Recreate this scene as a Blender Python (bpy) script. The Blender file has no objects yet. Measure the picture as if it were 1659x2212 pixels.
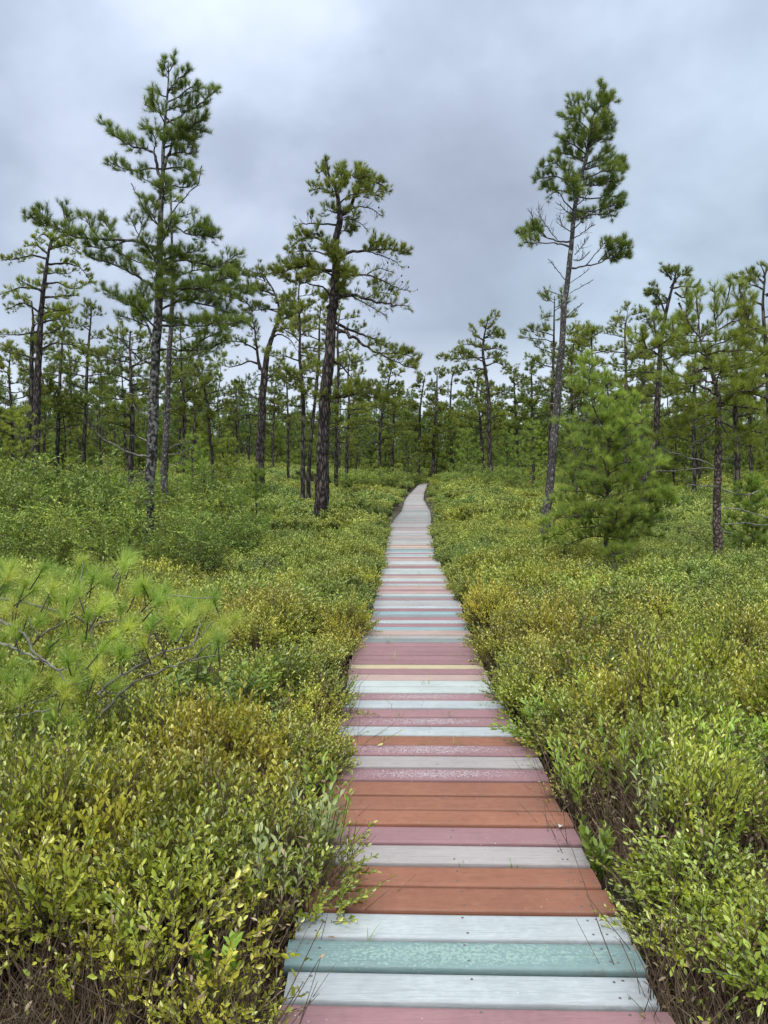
import bpy, math, random
import numpy as np
from mathutils import Vector
rnd = random.Random(7)
rng = np.random.default_rng(11)
D2 = bpy.data
scene = bpy.context.scene
COL = scene.collection

# ------------------------------------------------------------------ camera model
H = 1.4; F = 1662.0; CX = 829.5; CY = 1106.0
PITCH = math.atan(71 / F)
cp, sp = math.cos(PITCH), math.sin(PITCH)
def ray(x, y):
    dx = (x - CX) / F; dy = -(y - CY) / F
    return dx, cp + dy * sp, -sp + dy * cp
def at(x, y, Y):
    d = ray(x, y); t = Y / d[1]
    return np.array((d[0] * t, Y, H + d[2] * t))
def img_y(Y, z):
    f = Y * cp - (z - H) * sp; u = Y * sp + (z - H) * cp
    return CY - F * u / f

cam = D2.cameras.new('camera'); co = D2.objects.new('camera', cam); COL.objects.link(co)
co.location = (0, 0, H); co.rotation_euler = (math.pi / 2 - PITCH, 0, 0)
cam.sensor_fit = 'VERTICAL'; cam.sensor_height = 24; cam.lens = F / 2212 * 24
cam.clip_start = 0.05; cam.clip_end = 3000
scene.camera = co

# ------------------------------------------------------------------ ground profile
PY = [-10, 12, 19, 29, 41, 48, 60, 80, 120, 200, 700]
PZ = [0, 0.0, .17, .42, .80, 1.25, 2.0, 3.0, 3.9, 5.0, 5.0]
def zb(Y): return np.interp(Y, PY, PZ)
_Y = np.linspace(1.5, 50, 4000); _yi = np.array([img_y(a, float(zb(a))) for a in _Y])
_yi = np.minimum.accumulate(_yi - np.arange(len(_yi)) * 1e-6)
def Y_of(y): return float(np.interp(-y, -_yi, _Y))

EDL = [(2260, 604), (2212, 607), (2165, 612), (2092, 627), (1990, 655), (1905, 682), (1700, 712), (1529, 739), (1513, 741), (1490, 753), (1440, 757), (1388, 778), (1331, 806), (1296, 812), (1270, 818), (1233, 826), (1203, 833), (1178, 837), (1153, 841), (1132, 845), (1104.6, 868), (1079, 876), (1065, 887), (1046, 906), (1036, 921)]
EDR = [(2260, 1480), (2212, 1457), (2172, 1431), (2100, 1388), (2032, 1355), (1973, 1329), (1918, 1302), (1874, 1281), (1788, 1236), (1752, 1214), (1719, 1198), (1690, 1184), (1609, 1142), (1587, 1129), (1567, 1115), (1500, 1070), (1438, 1041), (1389, 1017), (1331, 1002), (1296, 991), (1270, 975), (1233, 957), (1203, 943), (1178, 934), (1153, 931), (1132, 931), (1104.6, 929), (1079, 914), (1065, 916), (1046, 923), (1036, 941)]
def edge(tab, y):
    a = sorted(tab); return float(np.interp(y, [p[0] for p in a], [p[1] for p in a]))
_cY = []; _cX = []; _cW = []
for y in np.arange(2255, 1037, -6):
    Yw = Y_of(y); a = at(edge(EDL, y), y, Yw); b = at(edge(EDR, y), y, Yw)
    _cY.append(Yw); _cX.append((a[0] + b[0]) / 2); _cW.append((b[0] - a[0]) / 2)
_cY = np.array(_cY); _cX = np.array(_cX); _cW = np.array(_cW)
YEND = float(_cY[-1])
def pathx(Y): return np.interp(Y, _cY, _cX)
def pathw(Y): return np.interp(Y, _cY, _cW)

def wav(x, y, s, ph=0.0):
    x = np.asarray(x, float) / s; y = np.asarray(y, float) / s
    return (np.sin(x * 1.7 + y * 1.1 + ph) + np.sin(x * -1.2 + y * 2.1 + ph * 2.3 + 1) + np.sin(x * 2.9 - y * 1.9 + ph * .7 + 2) * .6 + np.sin(x * 4.1 + y * 4.7 + ph + 4) * .35) / 2.95
def terr(x, y):
    x = np.asarray(x, float); y = np.asarray(y, float)
    d = np.abs(x - pathx(y)) - pathw(y)
    s = np.clip(d / 1.6, 0, 1); s = s * s * (3 - 2 * s)
    s = np.where(y > YEND + 3, 1, s)
    base = zb(y) - .17
    amp = np.interp(y, [0, 6, 20, 60, 200], [.03, .06, .12, .25, .5])
    z = base + s * (amp * wav(x, y, 2.2) + amp * 1.2 * wav(x, y, 7.0, 2))
    left = np.clip((-x - 3) / 5, 0, 1) * np.interp(y, [5, 14, 40, 60, 100], [0, .25, .75, .4, 0])
    z = z + left * s
    wl = np.clip((np.abs(x) - 30) / 90, 0, 1)
    return z + wl * 1.5

# ------------------------------------------------------------------ materials
def newmat(name):
    m = D2.materials.new(name); m.use_nodes = True
    nt = m.node_tree; nt.nodes.clear()
    return m, nt, nt.nodes, nt.links
def ramp(nodes, stops, interp='LINEAR'):
    r = nodes.new('ShaderNodeValToRGB'); r.color_ramp.interpolation = interp
    el = r.color_ramp.elements
    while len(el) < len(stops): el.new(.5)
    for e, (p, c) in zip(el, stops):
        e.position = p; e.color = (c[0], c[1], c[2], 1)
    return r
def math_n(nodes, links, op, a, b=None, c=None, clamp=False):
    n = nodes.new('ShaderNodeMath'); n.operation = op; n.use_clamp = clamp
    for i, v in enumerate((a, b, c)):
        if v is None: continue
        if isinstance(v, (int, float)): n.inputs[i].default_value = v
        else: links.new(v, n.inputs[i])
    return n.outputs[0]
def leafmat(name, stops, patch=None, patch_scale=.35, transl=.35, gloss=.06, rough=.5, inst_var=.35):
    """stops: colour ramp over the per-leaf random value; patch: second ramp mixed in by slow world noise"""
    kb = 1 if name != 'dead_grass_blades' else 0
    bo = (lambda st: st) if not kb else lambda st: [(p, (min(.64, c[0] * 2.0), min(.68, c[1] * 1.68), c[2] * 1.28)) for p, c in st]  # foliage colours lightened against self-shadow, red raised most to offset blue skylight
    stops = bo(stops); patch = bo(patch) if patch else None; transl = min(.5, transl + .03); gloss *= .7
    m, nt, N, L = newmat(name)
    at_ = N.new('ShaderNodeAttribute'); at_.attribute_name = 'v'
    oi = N.new('ShaderNodeObjectInfo')
    v = math_n(N, L, 'MULTIPLY_ADD', oi.outputs['Random'], inst_var, math_n(N, L, 'MULTIPLY', at_.outputs['Fac'], 1 - inst_var))
    r = ramp(N, stops); L.new(v, r.inputs[0]); colr = r.outputs[0]
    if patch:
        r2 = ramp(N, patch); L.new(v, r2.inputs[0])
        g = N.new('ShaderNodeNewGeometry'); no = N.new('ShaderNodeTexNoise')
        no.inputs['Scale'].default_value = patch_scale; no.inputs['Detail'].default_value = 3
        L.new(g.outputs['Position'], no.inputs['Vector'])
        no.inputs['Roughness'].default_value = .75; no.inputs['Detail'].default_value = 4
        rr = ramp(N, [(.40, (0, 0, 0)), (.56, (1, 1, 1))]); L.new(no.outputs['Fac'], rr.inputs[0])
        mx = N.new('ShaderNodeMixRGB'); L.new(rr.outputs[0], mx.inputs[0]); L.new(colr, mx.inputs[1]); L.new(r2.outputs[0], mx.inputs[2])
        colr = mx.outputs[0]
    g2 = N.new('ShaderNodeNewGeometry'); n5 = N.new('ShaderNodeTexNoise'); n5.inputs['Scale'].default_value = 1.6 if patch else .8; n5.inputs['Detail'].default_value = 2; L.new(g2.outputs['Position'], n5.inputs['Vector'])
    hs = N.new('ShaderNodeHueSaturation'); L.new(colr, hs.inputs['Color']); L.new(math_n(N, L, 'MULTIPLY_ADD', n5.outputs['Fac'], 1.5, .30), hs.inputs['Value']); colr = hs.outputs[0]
    d = N.new('ShaderNodeBsdfDiffuse'); t = N.new('ShaderNodeBsdfTranslucent'); gl = N.new('ShaderNodeBsdfGlossy')
    gl.inputs['Roughness'].default_value = rough; gl.inputs['Color'].default_value = (1, .97, .85, 1)
    L.new(colr, d.inputs[0]); L.new(colr, t.inputs[0])
    m1 = N.new('ShaderNodeMixShader'); m1.inputs[0].default_value = transl; L.new(d.outputs[0], m1.inputs[1]); L.new(t.outputs[0], m1.inputs[2])
    m2 = N.new('ShaderNodeMixShader'); m2.inputs[0].default_value = gloss; L.new(m1.outputs[0], m2.inputs[1]); L.new(gl.outputs[0], m2.inputs[2])
    o = N.new('ShaderNodeOutputMaterial'); L.new(m2.outputs[0], o.inputs[0])
    return m
def barkmat(name, dark, mid, light, lichen=0.0, scale=14, stretch=.22, licol=(.36, .37, .35)):
    m, nt, N, L = newmat(name)
    tc = N.new('ShaderNodeTexCoord'); mp = N.new('ShaderNodeMapping'); mp.inputs['Scale'].default_value = (1, 1, stretch)
    L.new(tc.outputs['Object'], mp.inputs[0])
    no = N.new('ShaderNodeTexNoise'); no.inputs['Scale'].default_value = 6; no.inputs['Detail'].default_value = 4
    L.new(mp.outputs[0], no.inputs['Vector'])
    mixv = N.new('ShaderNodeMixRGB'); mixv.inputs[0].default_value = .12; L.new(mp.outputs[0], mixv.inputs[1]); L.new(no.outputs['Color'], mixv.inputs[2])
    vo = N.new('ShaderNodeTexVoronoi'); vo.feature = 'DISTANCE_TO_EDGE'; vo.inputs['Scale'].default_value = scale
    L.new(mixv.outputs[0], vo.inputs['Vector'])
    r = ramp(N, [(0, dark), (.06, dark), (.2, mid), (.6, light)]); L.new(vo.outputs['Distance'], r.inputs[0])
    n2 = N.new('ShaderNodeTexNoise'); n2.inputs['Scale'].default_value = 3.5; n2.inputs['Detail'].default_value = 6
    L.new(tc.outputs['Object'], n2.inputs['Vector'])
    r2 = ramp(N, [(.3, (.55, .55, .55)), (.7, (1.25, 1.2, 1.2))]); L.new(n2.outputs['Fac'], r2.inputs[0])
    mu = N.new('ShaderNodeMixRGB'); mu.blend_type = 'MULTIPLY'; mu.inputs[0].default_value = 1
    L.new(r.outputs[0], mu.inputs[1]); L.new(r2.outputs[0], mu.inputs[2]); colr = mu.outputs[0]
    if lichen:
        n3 = N.new('ShaderNodeTexNoise'); n3.inputs['Scale'].default_value = 13; n3.inputs['Detail'].default_value = 8
        L.new(tc.outputs['Object'], n3.inputs['Vector'])
        r3 = ramp(N, [(.70 - lichen * .22, (0, 0, 0)), (.74 - lichen * .20, (.8, .8, .8))]); L.new(n3.outputs['Fac'], r3.inputs[0])
        mx = N.new('ShaderNodeMixRGB'); L.new(r3.outputs[0], mx.inputs[0]); L.new(colr, mx.inputs[1]); mx.inputs[2].default_value = (*licol, 1)
        colr = mx.outputs[0]
    bs = N.new('ShaderNodeBsdfPrincipled'); bs.inputs['Roughness'].default_value = .9; bs.inputs['Specular IOR Level'].default_value = .2
    L.new(colr, bs.inputs['Base Color'])
    bp = N.new('ShaderNodeBump'); bp.inputs['Strength'].default_value = .8; bp.inputs['Distance'].default_value = .02
    L.new(vo.outputs['Distance'], bp.inputs['Height']); L.new(bp.outputs[0], bs.inputs['Normal'])
    o = N.new('ShaderNodeOutputMaterial'); L.new(bs.outputs[0], o.inputs[0])
    return m
def simplemat(name, c, rough=.85, var=.0, sc=20):
    m, nt, N, L = newmat(name)
    bs = N.new('ShaderNodeBsdfPrincipled'); bs.inputs['Roughness'].default_value = rough; bs.inputs['Specular IOR Level'].default_value = .25
    g = N.new('ShaderNodeNewGeometry'); no = N.new('ShaderNodeTexNoise'); no.inputs['Scale'].default_value = sc; no.inputs['Detail'].default_value = 5
    L.new(g.outputs['Position'], no.inputs['Vector'])
    a = tuple(v * (1 - var) for v in c); b = tuple(min(1, v * (1 + var)) for v in c)
    r = ramp(N, [(.3, a), (.7, b)]); L.new(no.outputs['Fac'], r.inputs[0]); L.new(r.outputs[0], bs.inputs['Base Color'])
    o = N.new('ShaderNodeOutputMaterial'); L.new(bs.outputs[0], o.inputs[0])
    return m

M = {}
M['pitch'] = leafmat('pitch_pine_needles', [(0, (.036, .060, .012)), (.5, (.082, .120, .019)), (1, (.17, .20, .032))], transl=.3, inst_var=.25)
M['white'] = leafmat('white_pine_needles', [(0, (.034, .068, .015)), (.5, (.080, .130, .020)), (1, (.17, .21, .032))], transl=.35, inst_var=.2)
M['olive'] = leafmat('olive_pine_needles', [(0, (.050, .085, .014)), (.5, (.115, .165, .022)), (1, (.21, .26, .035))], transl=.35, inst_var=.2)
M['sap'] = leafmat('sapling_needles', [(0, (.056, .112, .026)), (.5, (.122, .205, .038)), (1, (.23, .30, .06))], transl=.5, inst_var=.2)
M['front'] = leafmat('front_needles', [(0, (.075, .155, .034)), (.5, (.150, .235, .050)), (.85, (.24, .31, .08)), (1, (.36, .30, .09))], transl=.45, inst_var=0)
M['far'] = leafmat('far_pine_needles', [(0, (.034, .068, .020)), (.5, (.070, .118, .028)), (1, (.14, .19, .042))], transl=.3, inst_var=.5)  # needle colour lightened to carry the distance haze; no haze volume
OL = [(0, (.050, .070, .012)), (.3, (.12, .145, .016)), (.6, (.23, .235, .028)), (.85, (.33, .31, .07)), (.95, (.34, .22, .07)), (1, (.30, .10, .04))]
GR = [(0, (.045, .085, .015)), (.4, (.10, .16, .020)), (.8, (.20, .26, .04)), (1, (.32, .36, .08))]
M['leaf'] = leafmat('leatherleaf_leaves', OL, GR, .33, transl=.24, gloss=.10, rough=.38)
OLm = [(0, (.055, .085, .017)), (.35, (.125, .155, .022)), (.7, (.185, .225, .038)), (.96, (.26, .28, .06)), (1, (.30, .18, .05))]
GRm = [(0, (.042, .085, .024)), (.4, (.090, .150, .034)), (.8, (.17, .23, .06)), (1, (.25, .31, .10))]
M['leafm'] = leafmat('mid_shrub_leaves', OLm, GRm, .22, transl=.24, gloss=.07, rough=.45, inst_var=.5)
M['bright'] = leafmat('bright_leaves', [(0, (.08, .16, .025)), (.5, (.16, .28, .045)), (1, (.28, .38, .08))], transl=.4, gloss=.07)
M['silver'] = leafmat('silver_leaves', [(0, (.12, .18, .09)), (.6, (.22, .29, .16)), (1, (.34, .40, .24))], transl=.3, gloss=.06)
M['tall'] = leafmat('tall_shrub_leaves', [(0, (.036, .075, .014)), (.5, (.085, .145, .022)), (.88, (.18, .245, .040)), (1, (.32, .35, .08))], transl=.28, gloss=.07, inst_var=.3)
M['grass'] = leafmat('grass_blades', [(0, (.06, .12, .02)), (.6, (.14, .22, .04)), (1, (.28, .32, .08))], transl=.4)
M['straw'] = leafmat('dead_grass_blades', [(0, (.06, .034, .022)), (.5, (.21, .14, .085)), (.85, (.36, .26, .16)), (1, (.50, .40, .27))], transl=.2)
M['stem'] = simplemat('shrub_stems', (.12, .085, .062), var=.5)
M['twig'] = simplemat('pine_twigs', (.055, .045, .038), var=.4)
M['deadtwig'] = simplemat('dead_twigs', (.18, .165, .145), var=.6)
M['bark_pitch'] = barkmat('pitch_bark', (.014, .012, .011), (.080, .064, .058), (.19, .16, .15), scale=16, stretch=.28)
M['bark_dark'] = barkmat('dark_bark', (.020, .017, .015), (.095, .080, .070), (.17, .15, .135), scale=12)
M['bark_lichen'] = barkmat('lichen_bark', (.022, .02, .018), (.09, .08, .074), (.18, .165, .155), lichen=.8, scale=15, stretch=.5, licol=(.20, .205, .195))
M['bark_grey'] = barkmat('grey_bark', (.045, .04, .038), (.12, .11, .105), (.20, .185, .18), lichen=.35, scale=24, stretch=.5, licol=(.34, .34, .33))
M['bark_red'] = barkmat('reddish_bark', (.035, .027, .024), (.15, .115, .098), (.26, .21, .185), lichen=.12, scale=18, stretch=.8)
M['cone'] = simplemat('cones', (.035, .025, .02), var=.3)

# ------------------------------------------------------------------ mesh building
class MB:
    def __init__(s): s.V = []; s.v = []; s.Fq = []; s.n = 0
    def add(s, verts, faces, mat=0, v=None):
        verts = np.asarray(verts, np.float32).reshape(-1, 3)
        s.V.append(verts); s.v.append(np.full(len(verts), .5, np.float32) if v is None else np.asarray(v, np.float32))
        s.Fq.append((np.asarray(faces, np.int64) + s.n, mat)); s.n += len(verts)
    def mesh(s, name, mats):
        me = D2.meshes.new(name)
        V = np.concatenate(s.V); me.vertices.add(len(V)); me.vertices.foreach_set('co', V.ravel())
        idx = np.concatenate([f.ravel() for f, m in s.Fq]).astype(np.int32)
        tot = np.concatenate([np.full(len(f), f.shape[1], np.int32) for f, m in s.Fq])
        mi = np.concatenate([np.full(len(f), m, np.int32) for f, m in s.Fq])
        me.loops.add(len(idx)); me.loops.foreach_set('vertex_index', idx)
        st = np.zeros(len(tot), np.int32); st[1:] = np.cumsum(tot)[:-1]
        me.polygons.add(len(tot)); me.polygons.foreach_set('loop_start', st); me.polygons.foreach_set('material_index', mi)
        a = me.attributes.new('v', 'FLOAT', 'POINT'); a.data.foreach_set('value', np.concatenate(s.v))
        for m in mats: me.materials.append(m)
        me.update(calc_edges=True)
        return me
    def build(s, name, mats, parent=None):
        if not s.V: return None
        o = D2.objects.new(name, s.mesh(name, mats)); COL.objects.link(o)
        if parent: o.parent = parent
        return o
def nrm(a): return a / np.maximum(np.linalg.norm(a, axis=-1, keepdims=True), 1e-9)
def tube(mb, P, R, k=6, mat=0, lump=0.0, cap=True):
    P = np.asarray(P, float); R = np.asarray(R, float); n = len(P)
    T = nrm(np.gradient(P, axis=0))
    ref = np.where(np.abs(T[:, 2:3]) > .9, np.array([[1., 0, 0]]), np.array([[0., 0, 1]]))
    if abs(T[:, 2]).mean() > .6: ref = np.tile([[1., 0, 0]], (n, 1))
    A = nrm(np.cross(T, ref)); B = np.cross(T, A)
    an = np.arange(k) * 2 * math.pi / k
    r = R[:, None] * (1 + lump * rng.standard_normal((n, k)))
    V = P[:, None] + r[..., None] * (np.cos(an)[None, :, None] * A[:, None] + np.sin(an)[None, :, None] * B[:, None])
    i = np.arange(n - 1)[:, None] * k; j = np.arange(k)[None]; j2 = (j + 1) % k
    Fc = np.stack([i + j, i + j2, i + k + j2, i + k + j], -1).reshape(-1, 4)
    mb.add(V.reshape(-1, 3), Fc, mat)
    if cap and k >= 5:
        b = mb.n
        mb.add(np.vstack([V[-1], P[-1:] + T[-1] * R[-1]]), [[q, (q + 1) % k, k] for q in range(k)], mat)
def tubes3(mb, P, R, k=3, mat=0):
    """P (N,n,3) batch of thin tubes, R (N,n)"""
    N_, n, _ = P.shape
    if N_ == 0: return
    T = nrm(P[:, -1] - P[:, 0])[:, None]
    ref = nrm(rng.standard_normal((N_, 1, 3)))
    A = nrm(np.cross(T, ref)); B = np.cross(T, A)
    an = np.arange(k) * 2 * math.pi / k
    V = P[:, :, None] + R[:, :, None, None] * (np.cos(an)[None, None, :, None] * A[:, :, None] + np.sin(an)[None, None, :, None] * B[:, :, None])
    base = np.arange(N_)[:, None, None] * n * k; i = np.arange(n - 1)[None, :, None] * k; j = np.arange(k)[None, None]; j2 = (j + 1) % k
    Fc = np.stack([base + i + j, base + i + j2, base + i + k + j2, base + i + k + j], -1).reshape(-1, 4)
    mb.add(V.reshape(-1, 3), Fc, mat)
def needles(mb, P, Dr, size, K, width, spread=.9, mat=0, v0=None):
    P = np.asarray(P); N_ = len(P)
    if N_ == 0: return
    Dr = nrm(np.asarray(Dr)); size = np.broadcast_to(size, (N_,))
    Rr = nrm(rng.standard_normal((N_, K, 3)))
    d = nrm(Dr[:, None] + Rr * spread * rng.uniform(.5, 1.15, (N_, K, 1)))
    org = P[:, None] - Dr[:, None] * (size[:, None, None] * rng.uniform(0, .45, (N_, K, 1)))
    ln = size[:, None, None] * rng.uniform(.72, 1.08, (N_, K, 1))
    sd = nrm(np.cross(d, nrm(rng.standard_normal((N_, K, 3))))) * width * .5
    tip = org + d * ln
    V = np.stack([org + sd, org - sd, tip], 2).reshape(-1, 3)
    v0 = rng.uniform(0, 1, N_) if v0 is None else v0
    v = np.clip(v0[:, None] * .6 + rng.uniform(0, .4, (N_, K)), 0, 1)
    mb.add(V, np.arange(len(V)).reshape(-1, 3), mat, np.repeat(v.ravel(), 3))
def leaves(mb, P, Dr, Nm, ln, wd, mat=0, fold=.25, v=None):
    """flat elliptic folded leaves; Nm approximate upper-face normal"""
    N_ = len(P); Dr = nrm(Dr); sd = nrm(np.cross(Dr, Nm)); nm = np.cross(sd, Dr)
    ln = np.broadcast_to(ln, (N_,))[:, None]; wd = np.broadcast_to(wd, (N_,))[:, None]
    w = wd * .5; up = nm * w * fold
    b = P; tip = P + Dr * ln - nm * ln * .06
    L1 = P + Dr * ln * .28 + sd * w * .82 + up; L2 = P + Dr * ln * .66 + sd * w * .9 + up
    R1 = P + Dr * ln * .28 - sd * w * .82 + up; R2 = P + Dr * ln * .66 - sd * w * .9 + up
    V = np.stack([b, L1, L2, tip, R2, R1], 1).reshape(-1, 3)
    i = np.arange(N_)[:, None] * 6
    Fc = np.concatenate([i + np.array([[0, 3, 2, 1]]), i + np.array([[0, 5, 4, 3]])])
    v = rng.uniform(0, 1, N_) if v is None else v
    mb.add(V, Fc, mat, np.repeat(v, 6))

def tag(o, label=None, cat=None, group=None, kind=None):
    if label: o['label'] = label
    if cat: o['category'] = cat
    if group: o['group'] = group
    if kind: o['kind'] = kind
    return o
def empty(name, loc=(0, 0, 0)):
    o = D2.objects.new(name, None); COL.objects.link(o); o.location = loc; o.empty_display_size = .2
    return o

# ------------------------------------------------------------------ sky and light
w = D2.worlds.new('World'); scene.world = w; w.use_nodes = True
N = w.node_tree.nodes; L = w.node_tree.links; N.clear()
tc = N.new('ShaderNodeTexCoord'); sx = N.new('ShaderNodeSeparateXYZ'); L.new(tc.outputs['Generated'], sx.inputs[0])
den = math_n(N, L, 'ADD', math_n(N, L, 'MAXIMUM', sx.outputs[2], 0.0), .75)
cb = N.new('ShaderNodeCombineXYZ')
L.new(math_n(N, L, 'DIVIDE', sx.outputs[0], den), cb.inputs[0]); L.new(math_n(N, L, 'DIVIDE', sx.outputs[1], den), cb.inputs[1])
n1 = N.new('ShaderNodeTexNoise'); n1.inputs['Scale'].default_value = 2.5; n1.inputs['Detail'].default_value = 6; n1.inputs['Roughness'].default_value = .52; n1.inputs['Distortion'].default_value = .1
mpg = N.new('ShaderNodeMapping'); mpg.inputs['Location'].default_value = (3.3, 1.25, 0); mpg.inputs['Rotation'].default_value = (0, 0, .5); mpg.inputs['Scale'].default_value = (1.0, 1.0, 1)
L.new(cb.outputs[0], mpg.inputs[0]); L.new(mpg.outputs[0], n1.inputs['Vector'])
rc = ramp(N, [(.34, (.228, .268, .335)), (.46, (.278, .330, .410)), (.55, (.350, .410, .50)), (.66, (.44, .505, .60))]); L.new(n1.outputs['Fac'], rc.inputs[0])
n2 = N.new('ShaderNodeTexNoise'); n2.inputs['Scale'].default_value = .9; n2.inputs['Detail'].default_value = 2
mp2 = N.new('ShaderNodeMapping'); mp2.inputs['Location'].default_value = (8, 2, 0); L.new(cb.outputs[0], mp2.inputs[0]); L.new(mp2.outputs[0], n2.inputs['Vector'])
rt = ramp(N, [(.4, (.97, 1.01, 1.0)), (.6, (1.02, .995, 1.01))]); L.new(n2.outputs['Fac'], rt.inputs[0])
mu = N.new('ShaderNodeMixRGB'); mu.blend_type = 'MULTIPLY'; mu.inputs[0].default_value = 1; L.new(rc.outputs[0], mu.inputs[1]); L.new(rt.outputs[0], mu.inputs[2])
# paler low in the sky
hz = ramp(N, [(0.0, (1, 1, 1)), (.10, (.75, .75, .75)), (.19, (0, 0, 0))]); L.new(sx.outputs[2], hz.inputs[0])
mh = N.new('ShaderNodeMixRGB'); L.new(hz.outputs[0], mh.inputs[0]); L.new(mu.outputs[0], mh.inputs[1]); mh.inputs[2].default_value = (.52, .58, .66, 1)
# overcast sky is brighter towards the zenith
zb_ = ramp(N, [(0, (.95, .95, .95)), (.35, (.97, .97, .97)), (.52, (1.2, 1.2, 1.2)), (.8, (3.9, 3.65, 3.0))]); L.new(sx.outputs[2], zb_.inputs[0])
mz = N.new('ShaderNodeMixRGB'); mz.blend_type = 'MULTIPLY'; mz.inputs[0].default_value = 1; L.new(mh.outputs[0], mz.inputs[1]); L.new(zb_.outputs[0], mz.inputs[2])
sk = N.new('ShaderNodeTexSky'); sk.sky_type = 'NISHITA'; sk.sun_disc = False; sk.sun_elevation = math.radians(58); sk.sun_rotation = math.radians(200)
b1 = N.new('ShaderNodeBackground'); L.new(sk.outputs[0], b1.inputs[0]); b1.inputs[1].default_value = .08
b2 = N.new('ShaderNodeBackground'); L.new(mz.outputs[0], b2.inputs[0]); b2.inputs[1].default_value = 1.0
ms = N.new('ShaderNodeMixShader'); ms.inputs[0].default_value = .94; L.new(b1.outputs[0], ms.inputs[1]); L.new(b2.outputs[0], ms.inputs[2])
wo = N.new('ShaderNodeOutputWorld'); L.new(ms.outputs[0], wo.inputs[0])
sl = D2.lights.new('sun', 'SUN'); sl.energy = 1.5; sl.angle = math.radians(25); sl.color = (1, .97, .92)
so = D2.objects.new('sun', sl); COL.objects.link(so)
el_, az_ = math.radians(58), math.radians(200)
sdir = Vector((math.sin(az_) * math.cos(el_), math.cos(az_) * math.cos(el_), math.sin(el_)))
so.rotation_euler = sdir.to_track_quat('Z', 'Y').to_euler(); so.location = (0, -5, 40)
vs = scene.view_settings; vs.view_transform = 'Standard'; vs.look = 'None'; vs.exposure = 0.85; vs.gamma = 1.0
cy = scene.cycles
cy.max_bounces = 7; cy.diffuse_bounces = 4; cy.glossy_bounces = 2; cy.transmission_bounces = 3; cy.transparent_max_bounces = 4
cy.use_denoising = True
try:
    cy.denoising_input_passes = 'RGB_ALBEDO_NORMAL'; cy.denoising_prefilter = 'ACCURATE'
except Exception: pass

# ------------------------------------------------------------------ ground
gx = np.concatenate([np.linspace(-300, -42, 18), np.linspace(-40, -9, 40), np.linspace(-8.8, 8.8, 120), np.linspace(9, 40, 40), np.linspace(42, 300, 18)])
gy = np.concatenate([np.linspace(-12, 0, 10), np.linspace(.2, 15, 100), np.linspace(15.4, 60, 110), np.linspace(61, 140, 60), np.linspace(145, 650, 25)])
GX, GY = np.meshgrid(gx, gy); GZ = terr(GX, GY)
mb = MB(); nx, ny = len(gx), len(gy)
i = np.arange(ny - 1)[:, None] * nx + np.arange(nx - 1)[None]
mb.add(np.stack([GX, GY, GZ], -1).reshape(-1, 3), np.stack([i, i + 1, i + nx + 1, i + nx], -1).reshape(-1, 4))
gm, nt, N, L = newmat('peat')
g = N.new('ShaderNodeNewGeometry'); no = N.new('ShaderNodeTexNoise'); no.inputs['Scale'].default_value = 9; no.inputs['Detail'].default_value = 8; L.new(g.outputs['Position'], no.inputs['Vector'])
r = ramp(N, [(.3, (.018, .013, .009)), (.55, (.05, .037, .024)), (.75, (.07, .07, .03))]); L.new(no.outputs['Fac'], r.inputs[0])
bs = N.new('ShaderNodeBsdfPrincipled'); bs.inputs['Roughness'].default_value = .95; L.new(r.outputs[0], bs.inputs['Base Color'])
bp = N.new('ShaderNodeBump'); bp.inputs['Distance'].default_value = .05; L.new(no.outputs['Fac'], bp.inputs['Height']); L.new(bp.outputs[0], bs.inputs['Normal'])
o_ = N.new('ShaderNodeOutputMaterial'); L.new(bs.outputs[0], o_.inputs[0])
tag(mb.build('ground', [gm]), kind='structure')

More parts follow.
